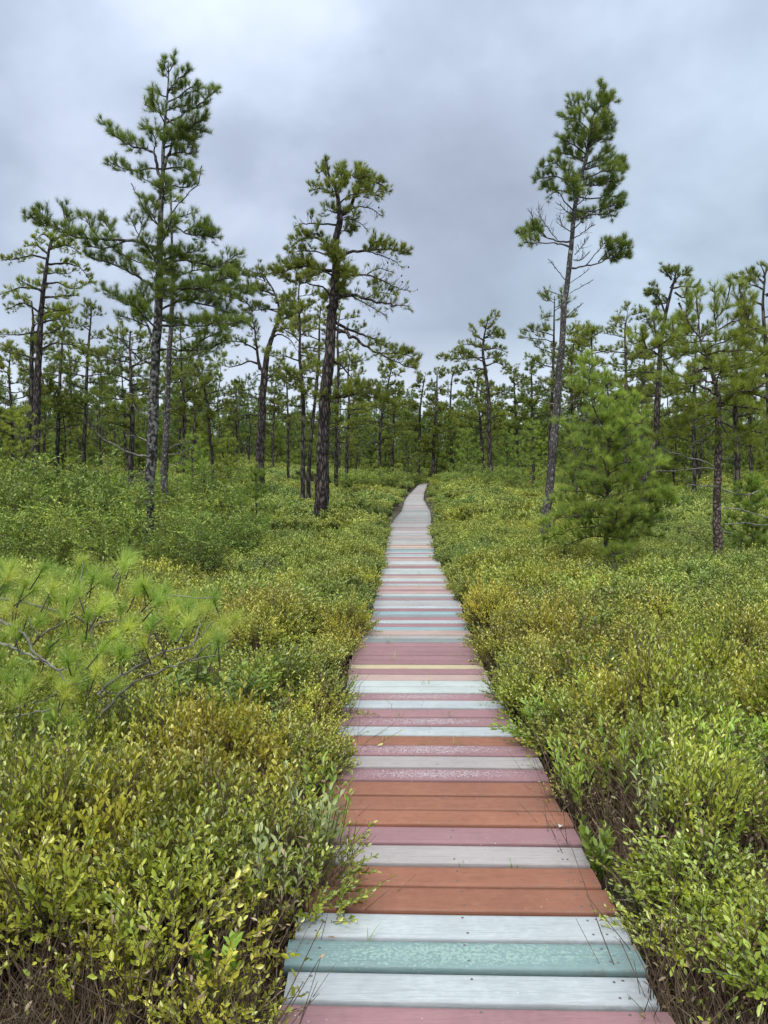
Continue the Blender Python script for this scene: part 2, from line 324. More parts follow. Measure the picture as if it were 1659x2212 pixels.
# ------------------------------------------------------------------ boardwalk
def plankmat(name, c, c2=None, wear=0.0, wearcol=(.62, .60, .64), rough=.6, mott=.10):
    c = tuple(v * .64 for v in c); c2 = tuple(v * .64 for v in c2) if c2 else c; wearcol = tuple(v * .64 for v in wearcol)  # board colours darkened to offset the brighter light and exposure
    m, nt, N, L = newmat(name)
    g = N.new('ShaderNodeNewGeometry'); oi = N.new('ShaderNodeObjectInfo'); tc = N.new('ShaderNodeTexCoord')
    mp = N.new('ShaderNodeMapping'); mp.inputs['Scale'].default_value = (.12, 1, 1); L.new(g.outputs['Position'], mp.inputs[0])
    gr = N.new('ShaderNodeTexNoise'); gr.inputs['Scale'].default_value = 220; gr.inputs['Detail'].default_value = 3; L.new(mp.outputs[0], gr.inputs['Vector'])
    no = N.new('ShaderNodeTexNoise'); no.inputs['Scale'].default_value = 26; no.inputs['Detail'].default_value = 7; no.inputs['Roughness'].default_value = .65; L.new(g.outputs['Position'], no.inputs['Vector'])
    no2 = N.new('ShaderNodeTexNoise'); no2.inputs['Scale'].default_value = 4; no2.inputs['Detail'].default_value = 3; L.new(g.outputs['Position'], no2.inputs['Vector'])
    s = math_n(N, L, 'ADD', math_n(N, L, 'MULTIPLY', gr.outputs['Fac'], .25), math_n(N, L, 'ADD', math_n(N, L, 'MULTIPLY', no.outputs['Fac'], .45), math_n(N, L, 'MULTIPLY', no2.outputs['Fac'], .3)))
    c2 = c2 or c
    r = ramp(N, [(.36, tuple(v * (1 - 2.0 * mott) for v in c)), (.5, c), (.62, tuple(min(1, v * (1 + 1.4 * mott)) for v in c2))]); L.new(s, r.inputs[0]); colr = r.outputs[0]
    hs = N.new('ShaderNodeHueSaturation'); L.new(colr, hs.inputs['Color']); L.new(math_n(N, L, 'MULTIPLY_ADD', oi.outputs['Random'], .22, .89), hs.inputs['Value']); colr = hs.outputs[0]
    if wear:
        n3 = N.new('ShaderNodeTexNoise'); n3.inputs['Scale'].default_value = 95; n3.inputs['Detail'].default_value = 5; n3.inputs['Roughness'].default_value = .7; L.new(g.outputs['Position'], n3.inputs['Vector'])
        sx = N.new('ShaderNodeSeparateXYZ'); L.new(tc.outputs['Generated'], sx.inputs[0])
        # wear sits along the middle of the board where feet fall
        ax = math_n(N, L, 'ABSOLUTE', math_n(N, L, 'SUBTRACT', sx.outputs[0], .5)); ay = math_n(N, L, 'ABSOLUTE', math_n(N, L, 'SUBTRACT', sx.outputs[1], .52))
        fall = math_n(N, L, 'ADD', math_n(N, L, 'MULTIPLY', math_n(N, L, 'POWER', ax, 2.0), .55), math_n(N, L, 'MULTIPLY', math_n(N, L, 'POWER', ay, 3.0), 1.6))
        val = math_n(N, L, 'SUBTRACT', math_n(N, L, 'ADD', n3.outputs['Fac'], wear * .12), fall)
        r3 = ramp(N, [(.56, (0, 0, 0)), (.62, (1, 1, 1))]); L.new(val, r3.inputs[0])
        mx = N.new('ShaderNodeMixRGB'); L.new(r3.outputs[0], mx.inputs[0]); L.new(colr, mx.inputs[1]); mx.inputs[2].default_value = (*wearcol, 1); colr = mx.outputs[0]
    # hairline grain and grime gathered at the board's ends and edges
    mg = N.new('ShaderNodeMapping'); mg.inputs['Scale'].default_value = (.03, 1, 1); L.new(g.outputs['Position'], mg.inputs[0])
    ng_ = N.new('ShaderNodeTexNoise'); ng_.inputs['Scale'].default_value = 130; ng_.inputs['Detail'].default_value = 5; ng_.inputs['Roughness'].default_value = .7; L.new(mg.outputs[0], ng_.inputs['Vector'])
    rg = ramp(N, [(.34, (.62, .60, .58)), (.46, (.97, .97, .97)), (.62, (1.04, 1.04, 1.04))]); L.new(ng_.outputs['Fac'], rg.inputs[0])
    mm = N.new('ShaderNodeMixRGB'); mm.blend_type = 'MULTIPLY'; mm.inputs[0].default_value = .45; L.new(colr, mm.inputs[1]); L.new(rg.outputs[0], mm.inputs[2]); colr = mm.outputs[0]
    sg = N.new('ShaderNodeSeparateXYZ'); L.new(tc.outputs['Generated'], sg.inputs[0])
    ex = math_n(N, L, 'POWER', math_n(N, L, 'MULTIPLY', math_n(N, L, 'ABSOLUTE', math_n(N, L, 'SUBTRACT', sg.outputs[0], .5)), 2.0), 5.0)
    ey = math_n(N, L, 'POWER', math_n(N, L, 'MULTIPLY', math_n(N, L, 'ABSOLUTE', math_n(N, L, 'SUBTRACT', sg.outputs[1], .5)), 2.0), 8.0)
    gm_ = math_n(N, L, 'MULTIPLY', math_n(N, L, 'ADD', math_n(N, L, 'ADD', ex, ey), .25), math_n(N, L, 'MULTIPLY_ADD', no.outputs['Fac'], 3.2, -1.25, clamp=True), clamp=True)
    mgx = N.new('ShaderNodeMixRGB'); L.new(math_n(N, L, 'MULTIPLY', gm_, .5), mgx.inputs[0]); L.new(colr, mgx.inputs[1]); mgx.inputs[2].default_value = (.075, .06, .045, 1); colr = mgx.outputs[0]
    # mineral flecks
    n4 = N.new('ShaderNodeTexVoronoi'); n4.inputs['Scale'].default_value = 38; L.new(g.outputs['Position'], n4.inputs['Vector'])
    r4 = ramp(N, [(.07, (1, 1, 1)), (.10, (0, 0, 0))]); L.new(n4.outputs['Distance'], r4.inputs[0])
    gate = N.new('ShaderNodeTexNoise'); gate.inputs['Scale'].default_value = 7; L.new(g.outputs['Position'], gate.inputs['Vector'])
    r5 = ramp(N, [(.55, (0, 0, 0)), (.66, (.7, .7, .7))]); L.new(gate.outputs['Fac'], r5.inputs[0])
    fm = math_n(N, L, 'MULTIPLY', r4.outputs[0], r5.outputs[0])
    mf = N.new('ShaderNodeMixRGB'); L.new(fm, mf.inputs[0]); L.new(colr, mf.inputs[1]); mf.inputs[2].default_value = (.5, .46, .45, 1); colr = mf.outputs[0]
    bs = N.new('ShaderNodeBsdfPrincipled'); bs.inputs['Roughness'].default_value = rough; bs.inputs['Specular IOR Level'].default_value = .35
    L.new(colr, bs.inputs['Base Color'])
    bp = N.new('ShaderNodeBump'); bp.inputs['Strength'].default_value = .5; bp.inputs['Distance'].default_value = .003; L.new(s, bp.inputs['Height']); L.new(bp.outputs[0], bs.inputs['Normal'])
    o = N.new('ShaderNodeOutputMaterial'); L.new(bs.outputs[0], o.inputs[0])
    return m
PM = {'M': plankmat('mauve_board', (.345, .175, .195)), 'W': plankmat('white_board', (.465, .49, .52), (.51, .535, .56), mott=.10),
      'T': plankmat('teal_board', (.205, .30, .305), wear=.85, wearcol=(.33, .47, .43)), 'B': plankmat('brown_board', (.345, .128, .074), (.36, .142, .086)),
      'P': plankmat('pale_pink_board', (.46, .40, .405)), 'Z': plankmat('worn_mauve_board', (.33, .165, .185), wear=.7, wearcol=(.52, .43, .47)),
      'Y': plankmat('cream_board', (.62, .50, .32)), 'L': plankmat('pale_blue_board', (.49, .52, .515)), 'S': plankmat('salmon_board', (.48, .33, .30)),
      'K': plankmat('sky_blue_board', (.27, .39, .42)), 'G': plankmat('grey_board', (.27, .29, .30)), 'w': plankmat('weathered_pale_board', (.45, .415, .405)), 'R': plankmat('light_white_board', (.50, .52, .53))}
PLN = {'M': 'dull mauve deck board', 'W': 'mottled white deck board', 'T': 'teal deck board with flaked pale patches', 'B': 'rust brown deck board', 'P': 'pale pinkish grey deck board', 'Z': 'mauve deck board with worn white flecks',
       'Y': 'cream yellow deck board', 'L': 'pale blue deck board', 'S': 'salmon pink deck board', 'K': 'light sky blue deck board', 'G': 'plain grey deck board', 'w': 'weathered pale grey deck board', 'R': 'clean white deck board'}
bounds = [2240, 2168, 2096, 2030, 1970, 1913, 1866, 1822, 1783, 1749, 1717, 1686, 1659, 1632.6, 1608.8, 1587.7, 1567, 1547.7, 1529.6, 1512, 1496.6, 1482.5, 1468.8, 1455.3, 1443.7, 1434.6]
bounds += [1425, 1415.5, 1406, 1396.5, 1387.5]
bounds += [995.4 + z * .21 for z in (1825, 1790, 1742, 1705, 1672, 1638, 1605, 1578, 1545, 1515, 1487, 1460, 1434, 1412, 1390, 1366, 1340, 1320, 1300, 1280, 1258, 1240, 1205, 1182, 1165, 1130, 1108, 1082, 1064, 1048, 1030, 1000)]
cols = ('M W T W B B P M B B B Z P Z B W Z M W Z L L S M Y M M M M M G w S K M W M G K M W P W M G W S M S S W M L S M L L M S R W S '
        'M R T W M W T K G w S Y M S w w L P w G w M w w S w G P w M L w w S G w M w').split()
Ys = [Y_of(b) for b in bounds]
p0 = .155
while Ys[-1] < YEND - p0: Ys.append(Ys[-1] + p0)
NP = len(Ys) - 1
walk = empty('boardwalk', (0, 2, 0))
tag(walk, 'narrow boardwalk of multicoloured deck boards running through the heath to the trees', 'boardwalk')
woff = np.array(walk.location)
def plank_geo(mb, Yn, Yf, jit, off, mat=0):
    Ym = (Yn + Yf) / 2; ym = img_y(Ym, float(zb(Ym)))
    a = at(edge(EDL, ym), ym, Ym)[0]; b = at(edge(EDR, ym), ym, Ym)[0]
    a -= .012 + jit * .012; b += .006 + jit * .01
    ang = -math.radians(2.0) * max(0, 1 - Ym / 9)
    gap = .0105 if Ym < 8 else .008
    hw = (Yf - Yn) / 2 - gap; t = .038; z0 = float(zb(Ym)) + jit * .0028
    sl = float(zb(Yf) - zb(Yn)) / (Yf - Yn)
    prof = [(-hw, -t), (-hw, -.006), (-hw + .005, -.001), (-hw + .018, 0.0), (hw - .018, 0.0), (hw - .005, -.001), (hw, -.006), (hw, -t)]
    ns = 7; V = []
    bow = rnd.uniform(-.004, .004)
    for k in range(ns):
        s = k / (ns - 1); x = a + (b - a) * s
        for (py, pz) in prof:
            V.append((x, Ym + py + (x - (a + b) / 2) * math.tan(ang) + bow * math.sin(math.pi * s), z0 + pz + py * sl))
    V = np.array(V) - off
    m = len(prof); Fq = []
    for k in range(ns - 1):
        for q in range(m):
            q2 = (q + 1) % m; Fq.append((k * m + q, k * m + q2, (k + 1) * m + q2, (k + 1) * m + q))
    mb.add(V, Fq, mat)
    mb.Fq.append((np.array([[*range(m)]]) + mb.n - len(V), mat)); mb.Fq.append((np.array([[*range(m)][::-1]]) + (ns - 1) * m + mb.n - len(V), mat))
    return a, b, Ym, z0, ang
screwm = simplemat('screw_heads', (.10, .09, .09), rough=.5, var=.3)
restmb = MB(); keys = list(PM)
for k in range(NP):
    c = cols[k] if k < len(cols) else rnd.choice('w w w w P L w G S S w M P Z R w'.split())
    jit = rnd.uniform(-1, 1) if k < 60 else rnd.uniform(-1.5, 1.5)
    if k < 99:
        Ym = (Ys[k] + Ys[k + 1]) / 2; off = np.array((float(pathx(Ym)), Ym, float(zb(Ym))))
        mb = MB(); a, b, Ym, z0, ang = plank_geo(mb, Ys[k], Ys[k + 1], jit, off)
        o = mb.build('plank', [PM[c]], walk); o.location = Vector(off - woff); o['label'] = PLN[c]
        if k < 22:
            for sxp in (a + .07, a + .095, (a + b) / 2 + .01, b - .075, b - .10):
                for dy in ((-.035, .035) if sxp not in (a + .095,) else (.01,)):
                    if rnd.random() < .2: continue
                    s = MB(); an = np.arange(8) * math.pi / 4
                    X0 = sxp + rnd.uniform(-.012, .012); Y0 = Ym + dy + (X0 - (a + b) / 2) * math.tan(ang) + rnd.uniform(-.008, .008)
                    rr = .0042
                    ring = np.stack([np.cos(an) * rr, np.sin(an) * rr, np.full(8, .0009)], 1); ring0 = ring.copy(); ring0[:, 2] = -.002
                    s.add(np.vstack([ring0, ring]), [[q, (q + 1) % 8, 8 + (q + 1) % 8, 8 + q] for q in range(8)]); s.Fq.append((np.arange(8, 16)[None], 0))
                    so_ = s.build('screw', [screwm], o); so_.location = Vector(np.array((X0, Y0, z0)) - off)
    else:
        plank_geo(restmb, Ys[k], Ys[k + 1], jit, woff, keys.index(c))
ro = restmb.build('plank', [PM[c] for c in keys], walk); ro['kind'] = 'stuff'; ro['label'] = 'far boards of the walk, faded to pale grey'
wood = simplemat('old_timber', (.10, .085, .07), var=.4)
for sgn in (-1, 1):
    mb = MB(); q = np.linspace(1.6, YEND - .2, 60)
    xs = pathx(q) + sgn * (pathw(q) - .12); z = zb(q) - .045
    V = []
    for x, y, zz in zip(xs, q, z): V += [(x - .03, y, zz - .14), (x + .03, y, zz - .14), (x + .03, y, zz), (x - .03, y, zz)]
    V = np.array(V) - woff; Fq = [[k * 4 + j, k * 4 + (j + 1) % 4, k * 4 + 4 + (j + 1) % 4, k * 4 + 4 + j] for k in range(59) for j in range(4)]
    mb.add(V, Fq); mb.build('stringer', [wood], walk)

# ------------------------------------------------------------------ scatter of uncountable plants
_src = {}
def hidden(name, mb, mats):
    o = D2.objects.new(name, mb.mesh(name, mats)); return o
def scatter(name, variants, P, rot, scl, idx, label):
    me = D2.meshes.new(name); n = len(P)
    me.vertices.add(n); me.vertices.foreach_set('co', np.asarray(P, np.float32).ravel())
    a = me.attributes.new('rot', 'FLOAT_VECTOR', 'POINT'); a.data.foreach_set('vector', np.asarray(rot, np.float32).ravel())
    a = me.attributes.new('scl', 'FLOAT_VECTOR', 'POINT'); a.data.foreach_set('vector', np.asarray(scl, np.float32).ravel())
    a = me.attributes.new('idx', 'INT', 'POINT'); a.data.foreach_set('value', np.asarray(idx, np.int32).ravel())
    o = D2.objects.new(name, me); COL.objects.link(o)
    ng = D2.node_groups.new(name + '_nodes', 'GeometryNodeTree')
    ng.interface.new_socket('Geometry', in_out='INPUT', socket_type='NodeSocketGeometry')
    ng.interface.new_socket('Geometry', in_out='OUTPUT', socket_type='NodeSocketGeometry')
    N = ng.nodes; L = ng.links
    gi = N.new('NodeGroupInput'); go = N.new('NodeGroupOutput'); ip = N.new('GeometryNodeInstanceOnPoints')
    jn = N.new('GeometryNodeJoinGeometry')
    for v in variants:
        oi = N.new('GeometryNodeObjectInfo'); oi.inputs['Object'].default_value = v; oi.inputs['As Instance'].default_value = True
        L.new(oi.outputs['Geometry'], jn.inputs[0])
    def na(nm, t):
        q = N.new('GeometryNodeInputNamedAttribute'); q.data_type = t; q.inputs['Name'].default_value = nm; return q.outputs['Attribute']
    er = N.new('FunctionNodeEulerToRotation'); L.new(na('rot', 'FLOAT_VECTOR'), er.inputs[0])
    L.new(gi.outputs[0], ip.inputs['Points']); L.new(jn.outputs[0], ip.inputs['Instance']); ip.inputs['Pick Instance'].default_value = True
    L.new(na('idx', 'INT'), ip.inputs['Instance Index']); L.new(er.outputs[0], ip.inputs['Rotation']); L.new(na('scl', 'FLOAT_VECTOR'), ip.inputs['Scale'])
    L.new(ip.outputs[0], go.inputs[0])
    md = o.modifiers.new('scatter', 'NODES'); md.node_group = ng
    return tag(o, label, None, None, 'stuff')

def sprigs(mb, base, tip, nl, ll, lw, start=.4, erect=1.0, mleaf=0, mstem=1, stemr=.0016, jitter=.5, fold=.3, vb=None):
    """base, tip (N,3): curved stems with leaves up their outer part"""
    Ns = len(base); mid = (base + tip) / 2; mid[:, :2] = base[:, :2] * .62 + tip[:, :2] * .38
    P = np.stack([base, mid, tip], 1); R = np.stack([np.full(Ns, stemr * 1.5), np.full(Ns, stemr), np.full(Ns, stemr * .5)], 1)
    tubes3(mb, P, R, 3, mstem)
    t = np.linspace(start, 1, nl)[None] + rng.uniform(-.02, .02, (Ns, nl)); t = np.clip(t, 0, 1)[..., None]
    b = base[:, None]; m = mid[:, None]; e = tip[:, None]
    Q = (1 - t) ** 2 * b + 2 * t * (1 - t) * m + t ** 2 * e
    T = nrm(2 * (1 - t) * (m - b) + 2 * t * (e - m))
    az = np.arange(nl)[None] * 2.4 + rng.uniform(0, 6.28, (Ns, 1)) + rng.uniform(-.4, .4, (Ns, nl))
    rad = np.stack([np.cos(az), np.sin(az), np.zeros_like(az)], -1)
    d = nrm(T * erect + rad * .75 + rng.standard_normal((Ns, nl, 3)) * .18 * jitter)
    nm = nrm(T * .8 - rad * .5 + rng.standard_normal((Ns, nl, 3)) * jitter * .5)
    sz = rng.uniform(.7, 1.15, (Ns, nl)) * np.where(t[..., 0] > .93, .75, 1)
    v = np.clip((rng.uniform(0, 1, (Ns, 1)) if vb is None else vb) * .55 + rng.uniform(0, .45, (Ns, nl)), 0, 1)
    leaves(mb, Q.reshape(-1, 3), d.reshape(-1, 3), nm.reshape(-1, 3), (ll * sz).ravel(), (lw * sz).ravel(), mleaf, fold, v.ravel())
def disc(n, r):
    a = rng.uniform(0, 6.283, n); q = np.sqrt(rng.uniform(0, 1, n)) * r
    return np.stack([np.cos(a) * q, np.sin(a) * q], 1)
def clump(name, n, rad, h, nl, ll, lw, mleaf, erect=1.0, start=.4, bare=0, stemr=.0016, fold=.3, shoots=3):
    """a cushion of splayed stems, each ending in a few leafy shoots on a domed surface"""
    mb = MB(); tp = disc(n, rad * .85); rr = np.linalg.norm(tp, axis=1) / rad
    hz_ = h * (1 - .45 * rr ** 2) * rng.uniform(.6, 1.0, n) * .8
    base = np.c_[tp * .2 + disc(n, rad * .2), np.full(n, -.03)]; fork = np.c_[tp, hz_]; mid = np.c_[tp * .5, hz_ * .55]
    tubes3(mb, np.stack([base, mid, fork], 1), np.tile([stemr * 2, stemr * 1.6, stemr], (n, 1)), 3, 1)
    k = shoots; out = np.repeat(nrm(np.c_[tp / rad * .8, np.full(n, .75)]), k, 0); f = np.repeat(fork, k, 0); m_ = np.repeat(mid, k, 0)
    u = rng.uniform(.35, 1, (n * k, 1)); st = m_ + (f - m_) * u
    d = nrm(out + rng.standard_normal((n * k, 3)) * .38); d[:, 2] = np.abs(d[:, 2])
    ln = h * rng.uniform(.22, .42, (n * k, 1))
    sprigs(mb, st, st + d * ln, nl, ll, lw, start, erect, stemr=stemr, fold=fold, vb=np.repeat(rng.uniform(0, 1, (n, 1)), k, 0))
    if bare:
        q = disc(bare, rad * .9); b2 = np.c_[q * .6, np.full(bare, -.03)]; t2 = np.c_[q * rng.uniform(.9, 1.5, (bare, 1)), rng.uniform(.5, 1.0, bare) * h]
        md = (b2 + t2) / 2 + rng.standard_normal((bare, 3)) * .03
        tubes3(mb, np.stack([b2, md, t2], 1), np.tile([.0022, .0015, .0007], (bare, 1)), 3, 1)
    return hidden(name, mb, [mleaf, M['stem']])
NV = 6
def dry_clump(name):
    mb = MB(); q = 70; b2 = np.c_[disc(q, .08), np.full(q, -.03)]; t2 = np.c_[disc(q, .22), rng.uniform(.18, .42, q)]
    md = (b2 + t2) / 2 + rng.standard_normal((q, 3)) * .03; tubes3(mb, np.stack([b2, md, t2], 1), np.tile([.0024, .0017, .0008], (q, 1)), 3, 1)
    f2 = md + nrm((t2 - md) + rng.standard_normal((q, 3)) * .12) * .12; tubes3(mb, np.stack([md, (md + f2) / 2, f2], 1), np.tile([.0014, .0011, .0006], (q, 1)), 3, 1)
    sprigs(mb, md[:26], t2[:26], 6, .024, .011, .35, .9, 0, 1)
    sprigs(mb, md[26:40], t2[26:40], 5, .024, .010, .35, .6, 2, 1)
    return hidden(name, mb, [M['leaf'], M['redstem'], M['straw']])
M['redstem'] = simplemat('reddish_stems', (.13, .088, .06), var=.7)
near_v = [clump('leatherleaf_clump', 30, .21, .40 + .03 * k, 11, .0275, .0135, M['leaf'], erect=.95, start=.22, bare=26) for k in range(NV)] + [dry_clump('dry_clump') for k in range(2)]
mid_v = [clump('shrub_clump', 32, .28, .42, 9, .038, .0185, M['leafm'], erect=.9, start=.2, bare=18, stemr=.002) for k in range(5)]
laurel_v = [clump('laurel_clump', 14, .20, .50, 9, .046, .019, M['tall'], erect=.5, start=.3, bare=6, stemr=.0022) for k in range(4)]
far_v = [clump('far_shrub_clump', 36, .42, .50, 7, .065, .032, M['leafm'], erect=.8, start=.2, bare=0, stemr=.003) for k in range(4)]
bright_v = [clump('bright_clump', 5, .13, .46, 10, .044, .014, M['bright'], erect=.8, start=.25) for k in range(4)]
silver_v = [clump('silver_clump', 5, .11, .42, 9, .034, .014, M['silver'], erect=1.0, start=.25) for k in range(3)]

def pdist(X, Y): return np.abs(X - pathx(Y)) - pathw(Y)
def field(y0, y1, dens, margin=.0, xlim=None, pad=1.12):
    """random points on the ground between two distances, a little wider than the view"""
    n = int(dens * (y1 - y0) * (0.52 * pad * (y0 + y1) + 3.0))
    Y = rng.uniform(y0, y1, n); hw = .52 * pad * Y + 1.5
    X = rng.uniform(-1, 1, n) * (.52 * pad * y1 + 1.5); k = np.abs(X) < hw
    X, Y = X[k], Y[k]
    d = np.abs(X - pathx(Y)) - pathw(Y)
    k = (d > margin) | (Y > YEND + 2)
    return X[k], Y[k]
def mound(x, y, s, seed=0):
    """0..1 domes on a jittered grid: the heath grows in cushions"""
    x = np.asarray(x) / s; y = np.asarray(y) / s; ix = np.floor(x); iy = np.floor(y); best = np.full(x.shape, 9.0)
    for a in (-1, 0, 1):
        for b in (-1, 0, 1):
            cx = ix + a; cy_ = iy + b; h1 = np.modf(np.abs(np.sin(cx * 127.1 + cy_ * 311.7 + seed)) * 43758.5)[0]; h2 = np.modf(np.abs(np.sin(cx * 269.5 + cy_ * 183.3 + seed)) * 28001.8)[0]
            best = np.minimum(best, np.hypot(x - cx - h1, y - cy_ - h2))
    return np.clip(1 - (best / .85) ** 2, 0, 1)
def put(name, variants, X, Y, s, label, sz=None, tilt=.18, sink=0.0):
    n = len(X); Z = terr(X, Y) - sink
    rot = np.c_[rng.normal(0, tilt, n), rng.normal(0, tilt, n), rng.uniform(0, 6.28, n)]
    sz = s if sz is None else sz
    scatter(name, variants, np.c_[X, Y, Z], rot, np.c_[s, s, sz], rng.integers(0, len(variants), n), label)


# near heath
X, Y = field(1.2, 7.5, 50, -.02)
k = (pdist(X, Y) > .12) | ((X > 0) & (Y > 2.3) & (Y < 5.0) & (pdist(X, Y) > .05)) | ((X < 0) & (Y > 2.1) & (Y < 7.0) & (pdist(X, Y) > .03)); X, Y = X[k], Y[k]
dn = wav(X, Y, .8, 5); k = (Y > 1.86 + .15 * wav(X, Y, .5)) & ((dn > -.7) | (pdist(X, Y) < .5)); X, Y = X[k], Y[k]
k = ~((Y < np.where(X > 0, 2.5, 2.25)) & (rng.uniform(0, 1, len(X)) < .5)); X, Y = X[k], Y[k]
hv = (.42 + .85 * mound(X, Y, .85)) * np.interp(wav(X, Y, 1.3, 1), [-1, 1], [.85, 1.15]) * rng.uniform(.8, 1.2, len(X)) * np.interp(Y, [1.8, 2.5], [.68, 1])
edgef = np.clip(pdist(X, Y) / .45, 0, 1)
s = rng.uniform(.85, 1.15, len(X)) * (.78 + .22 * edgef)
put('leatherleaf_shrubs', near_v, X, Y, s, 'low olive green leatherleaf heath crowding both sides of the near boardwalk', sz=hv * (.72 + .28 * edgef))
X, Y = field(7, 19, 21, .16)
hv = (.38 + .95 * mound(X, Y, 1.6)) * np.interp(wav(X, Y, 1.9, 1), [-1, 1], [.85, 1.2]); ed = .7 + .3 * np.clip(pdist(X, Y) / .5, 0, 1)
put('heath_shrubs', mid_v, X, Y, rng.uniform(.95, 1.3, len(X)) * ed, 'green heath shrubs covering the bog in the middle distance', sz=hv * ed)
X, Y = field(18, 78, 4.2, .3, pad=1.06)
hv = (.45 + 1.0 * mound(X, Y, 3.0)) * np.interp(wav(X, Y, 4, 1), [-1, 1], [.8, 1.25])
ed = .55 + .45 * np.clip(pdist(X, Y) / 1.2, 0, 1)
put('far_heath_shrubs', far_v, X, Y, rng.uniform(1.0, 1.5, len(X)) * ed, 'far green heath shrubs running up to the edge of the pines', sz=hv * ed)
# lighter and silvery species mixed in
X, Y = field(2.4, 16, 4.2, .12); k = (wav(X, Y, 1.3, 9) > .25) & ((X > 0) | (rng.uniform(0, 1, len(X)) < .45)); X, Y = X[k], Y[k]
put('bright_green_shrubs', bright_v, X, Y, rng.uniform(.85, 1.2, len(X)), 'bright green narrow leaved shoots standing out of the darker heath')
X, Y = field(2.2, 18, 1.6, .1); k = wav(X, Y, 1.1, 4) > .05; X, Y = X[k], Y[k]
put('silvery_shoots', silver_v, X, Y, rng.uniform(.8, 1.1, len(X)), 'pale grey green shoots sprinkled through the heath')

X, Y = field(2.6, 17, 3.2, .2); k = wav(X, Y, 1.0, 6.5) > .22; X, Y = X[k], Y[k]
put('laurel_shrubs', laurel_v, X, Y, rng.uniform(.9, 1.3, len(X)), 'darker broad leaved laurel bushes standing a little above the olive heath')
# grasses
def blades(mb, n, rad, h, wd, droop, mat=0, lean=.5):
    b = np.c_[disc(n, rad), np.full(n, -.02)]; a = rng.uniform(0, 6.28, n); out = np.c_[np.cos(a), np.sin(a), np.zeros(n)]
    hh = h * rng.uniform(.5, 1.1, n)[:, None]; ln = lean * rng.uniform(.2, 1.2, n)[:, None]
    ts = np.array([0, .35, .65, .85, 1.0]); P = []
    for t in ts: P.append(b + out * hh * ln * t ** 1.8 + np.array([0, 0, 1]) * hh * (t - droop * t ** 3))
    P = np.stack(P, 1); side = nrm(np.cross(out, [0, 0, 1]) + rng.standard_normal((n, 3)) * .4)[:, None]
    wv = wd * np.array([.8, 1, .8, .5, .05])[None, :, None]
    V = np.stack([P - side * wv, P + side * wv], 2).reshape(n, -1, 3)
    i = np.arange(n)[:, None, None] * 10 + np.arange(4)[None, :, None] * 2
    Fc = (i + np.array([0, 1, 3, 2])).reshape(-1, 4)
    mb.add(V.reshape(-1, 3), Fc, mat, np.repeat(rng.uniform(0, 1, n), 10))
gv = []
for k in range(4):
    mb = MB(); blades(mb, 26, .07, .55, .0022, .35, lean=.9); gv.append(hidden('grass_tuft', mb, [M['grass']]))
X1, Y1 = field(6.2, 10.5, 9.0, .15); k = (X1 < -.9) & (Y1 > 6.0) & (wav(X1, Y1, 1.0, 3) > -.3); X1, Y1 = X1[k], Y1[k]
X2, Y2 = field(3.2, 30, 1.6, .02); k = (pdist(X2, Y2) < .55) & (wav(X2, Y2, 1.5, 8) > -.2); X2, Y2 = X2[k], Y2[k]
X3, Y3 = field(3, 18, .35, .1)
X = np.r_[X1, X2, X3]; Y = np.r_[Y1, Y2, Y3]
put('grass', gv, X, Y, rng.uniform(.8, 1.25, len(X)), 'thin green sedge blades arching out of the shrubs', tilt=.15)
# litter of dead grass and twigs at the near edges
dv = []
for k in range(4):
    mb = MB(); blades(mb, 90, .17, .20, .0022, .7, lean=1.3)
    q = 110; b2 = np.c_[disc(q, .16), np.full(q, 0.0)]; t2 = b2 + np.c_[rng.normal(0, .10, (q, 2)), rng.uniform(.02, .34, q)]
    md = (b2 + t2) / 2 + rng.standard_normal((q, 3)) * .02
    tubes3(mb, np.stack([b2, md, t2], 1), np.tile([.0020, .0014, .0007], (q, 1)), 3, 1)
    sprigs(mb, b2[7:15], t2[7:15] + np.array([0, 0, .05]), 6, .024, .009, .4, .6, 0, 1)
    sprigs(mb, b2[:7], t2[:7] + np.array([0, 0, .08]), 7, .024, .010, .4, 1.0, 2, 1)
    dv.append(hidden('litter', mb, [M['straw'], M['redstem'], M['leaf']]))
X, Y = field(.6, 4.2, 38, .10); k = (Y < 2.75) | ((X > .6) & (Y < 3.6)) | (rng.uniform(0, 1, len(X)) < .25); X, Y = X[k], Y[k]
put('dead_grass', dv, X, Y, rng.uniform(.85, 1.25, len(X)), 'brown dead grass and bare twigs matted on the ground beside the near boards', tilt=.25)
tv = []
for k in range(3):
    mb = MB(); q = 26; b2 = np.c_[disc(q, .06), np.zeros(q)]; dr = nrm(np.c_[rng.normal(0, .5, (q, 2)), np.ones(q)]); t2 = b2 + dr * rng.uniform(.3, .62, (q, 1))
    md = (b2 + t2) / 2 + rng.standard_normal((q, 3)) * .03; tubes3(mb, np.stack([b2, md, t2], 1), np.tile([.003, .002, .001], (q, 1)), 3, 0)
    f2 = t2 * 1.0; f1 = md; t3 = f1 + nrm((f2 - f1) + rng.standard_normal((q, 3)) * .12) * .2
    tubes3(mb, np.stack([f1, (f1 + t3) / 2, t3], 1), np.tile([.0018, .0013, .0007], (q, 1)), 3, 0)
    tv.append(hidden('bare_twigs', mb, [M['deadtwig']]))
X, Y = field(2.8, 16, 1.3, .35)
put('bare_twigs', tv, X, Y, rng.uniform(.7, 1.1, len(X)), 'grey leafless twigs poking through the heath', tilt=.3)
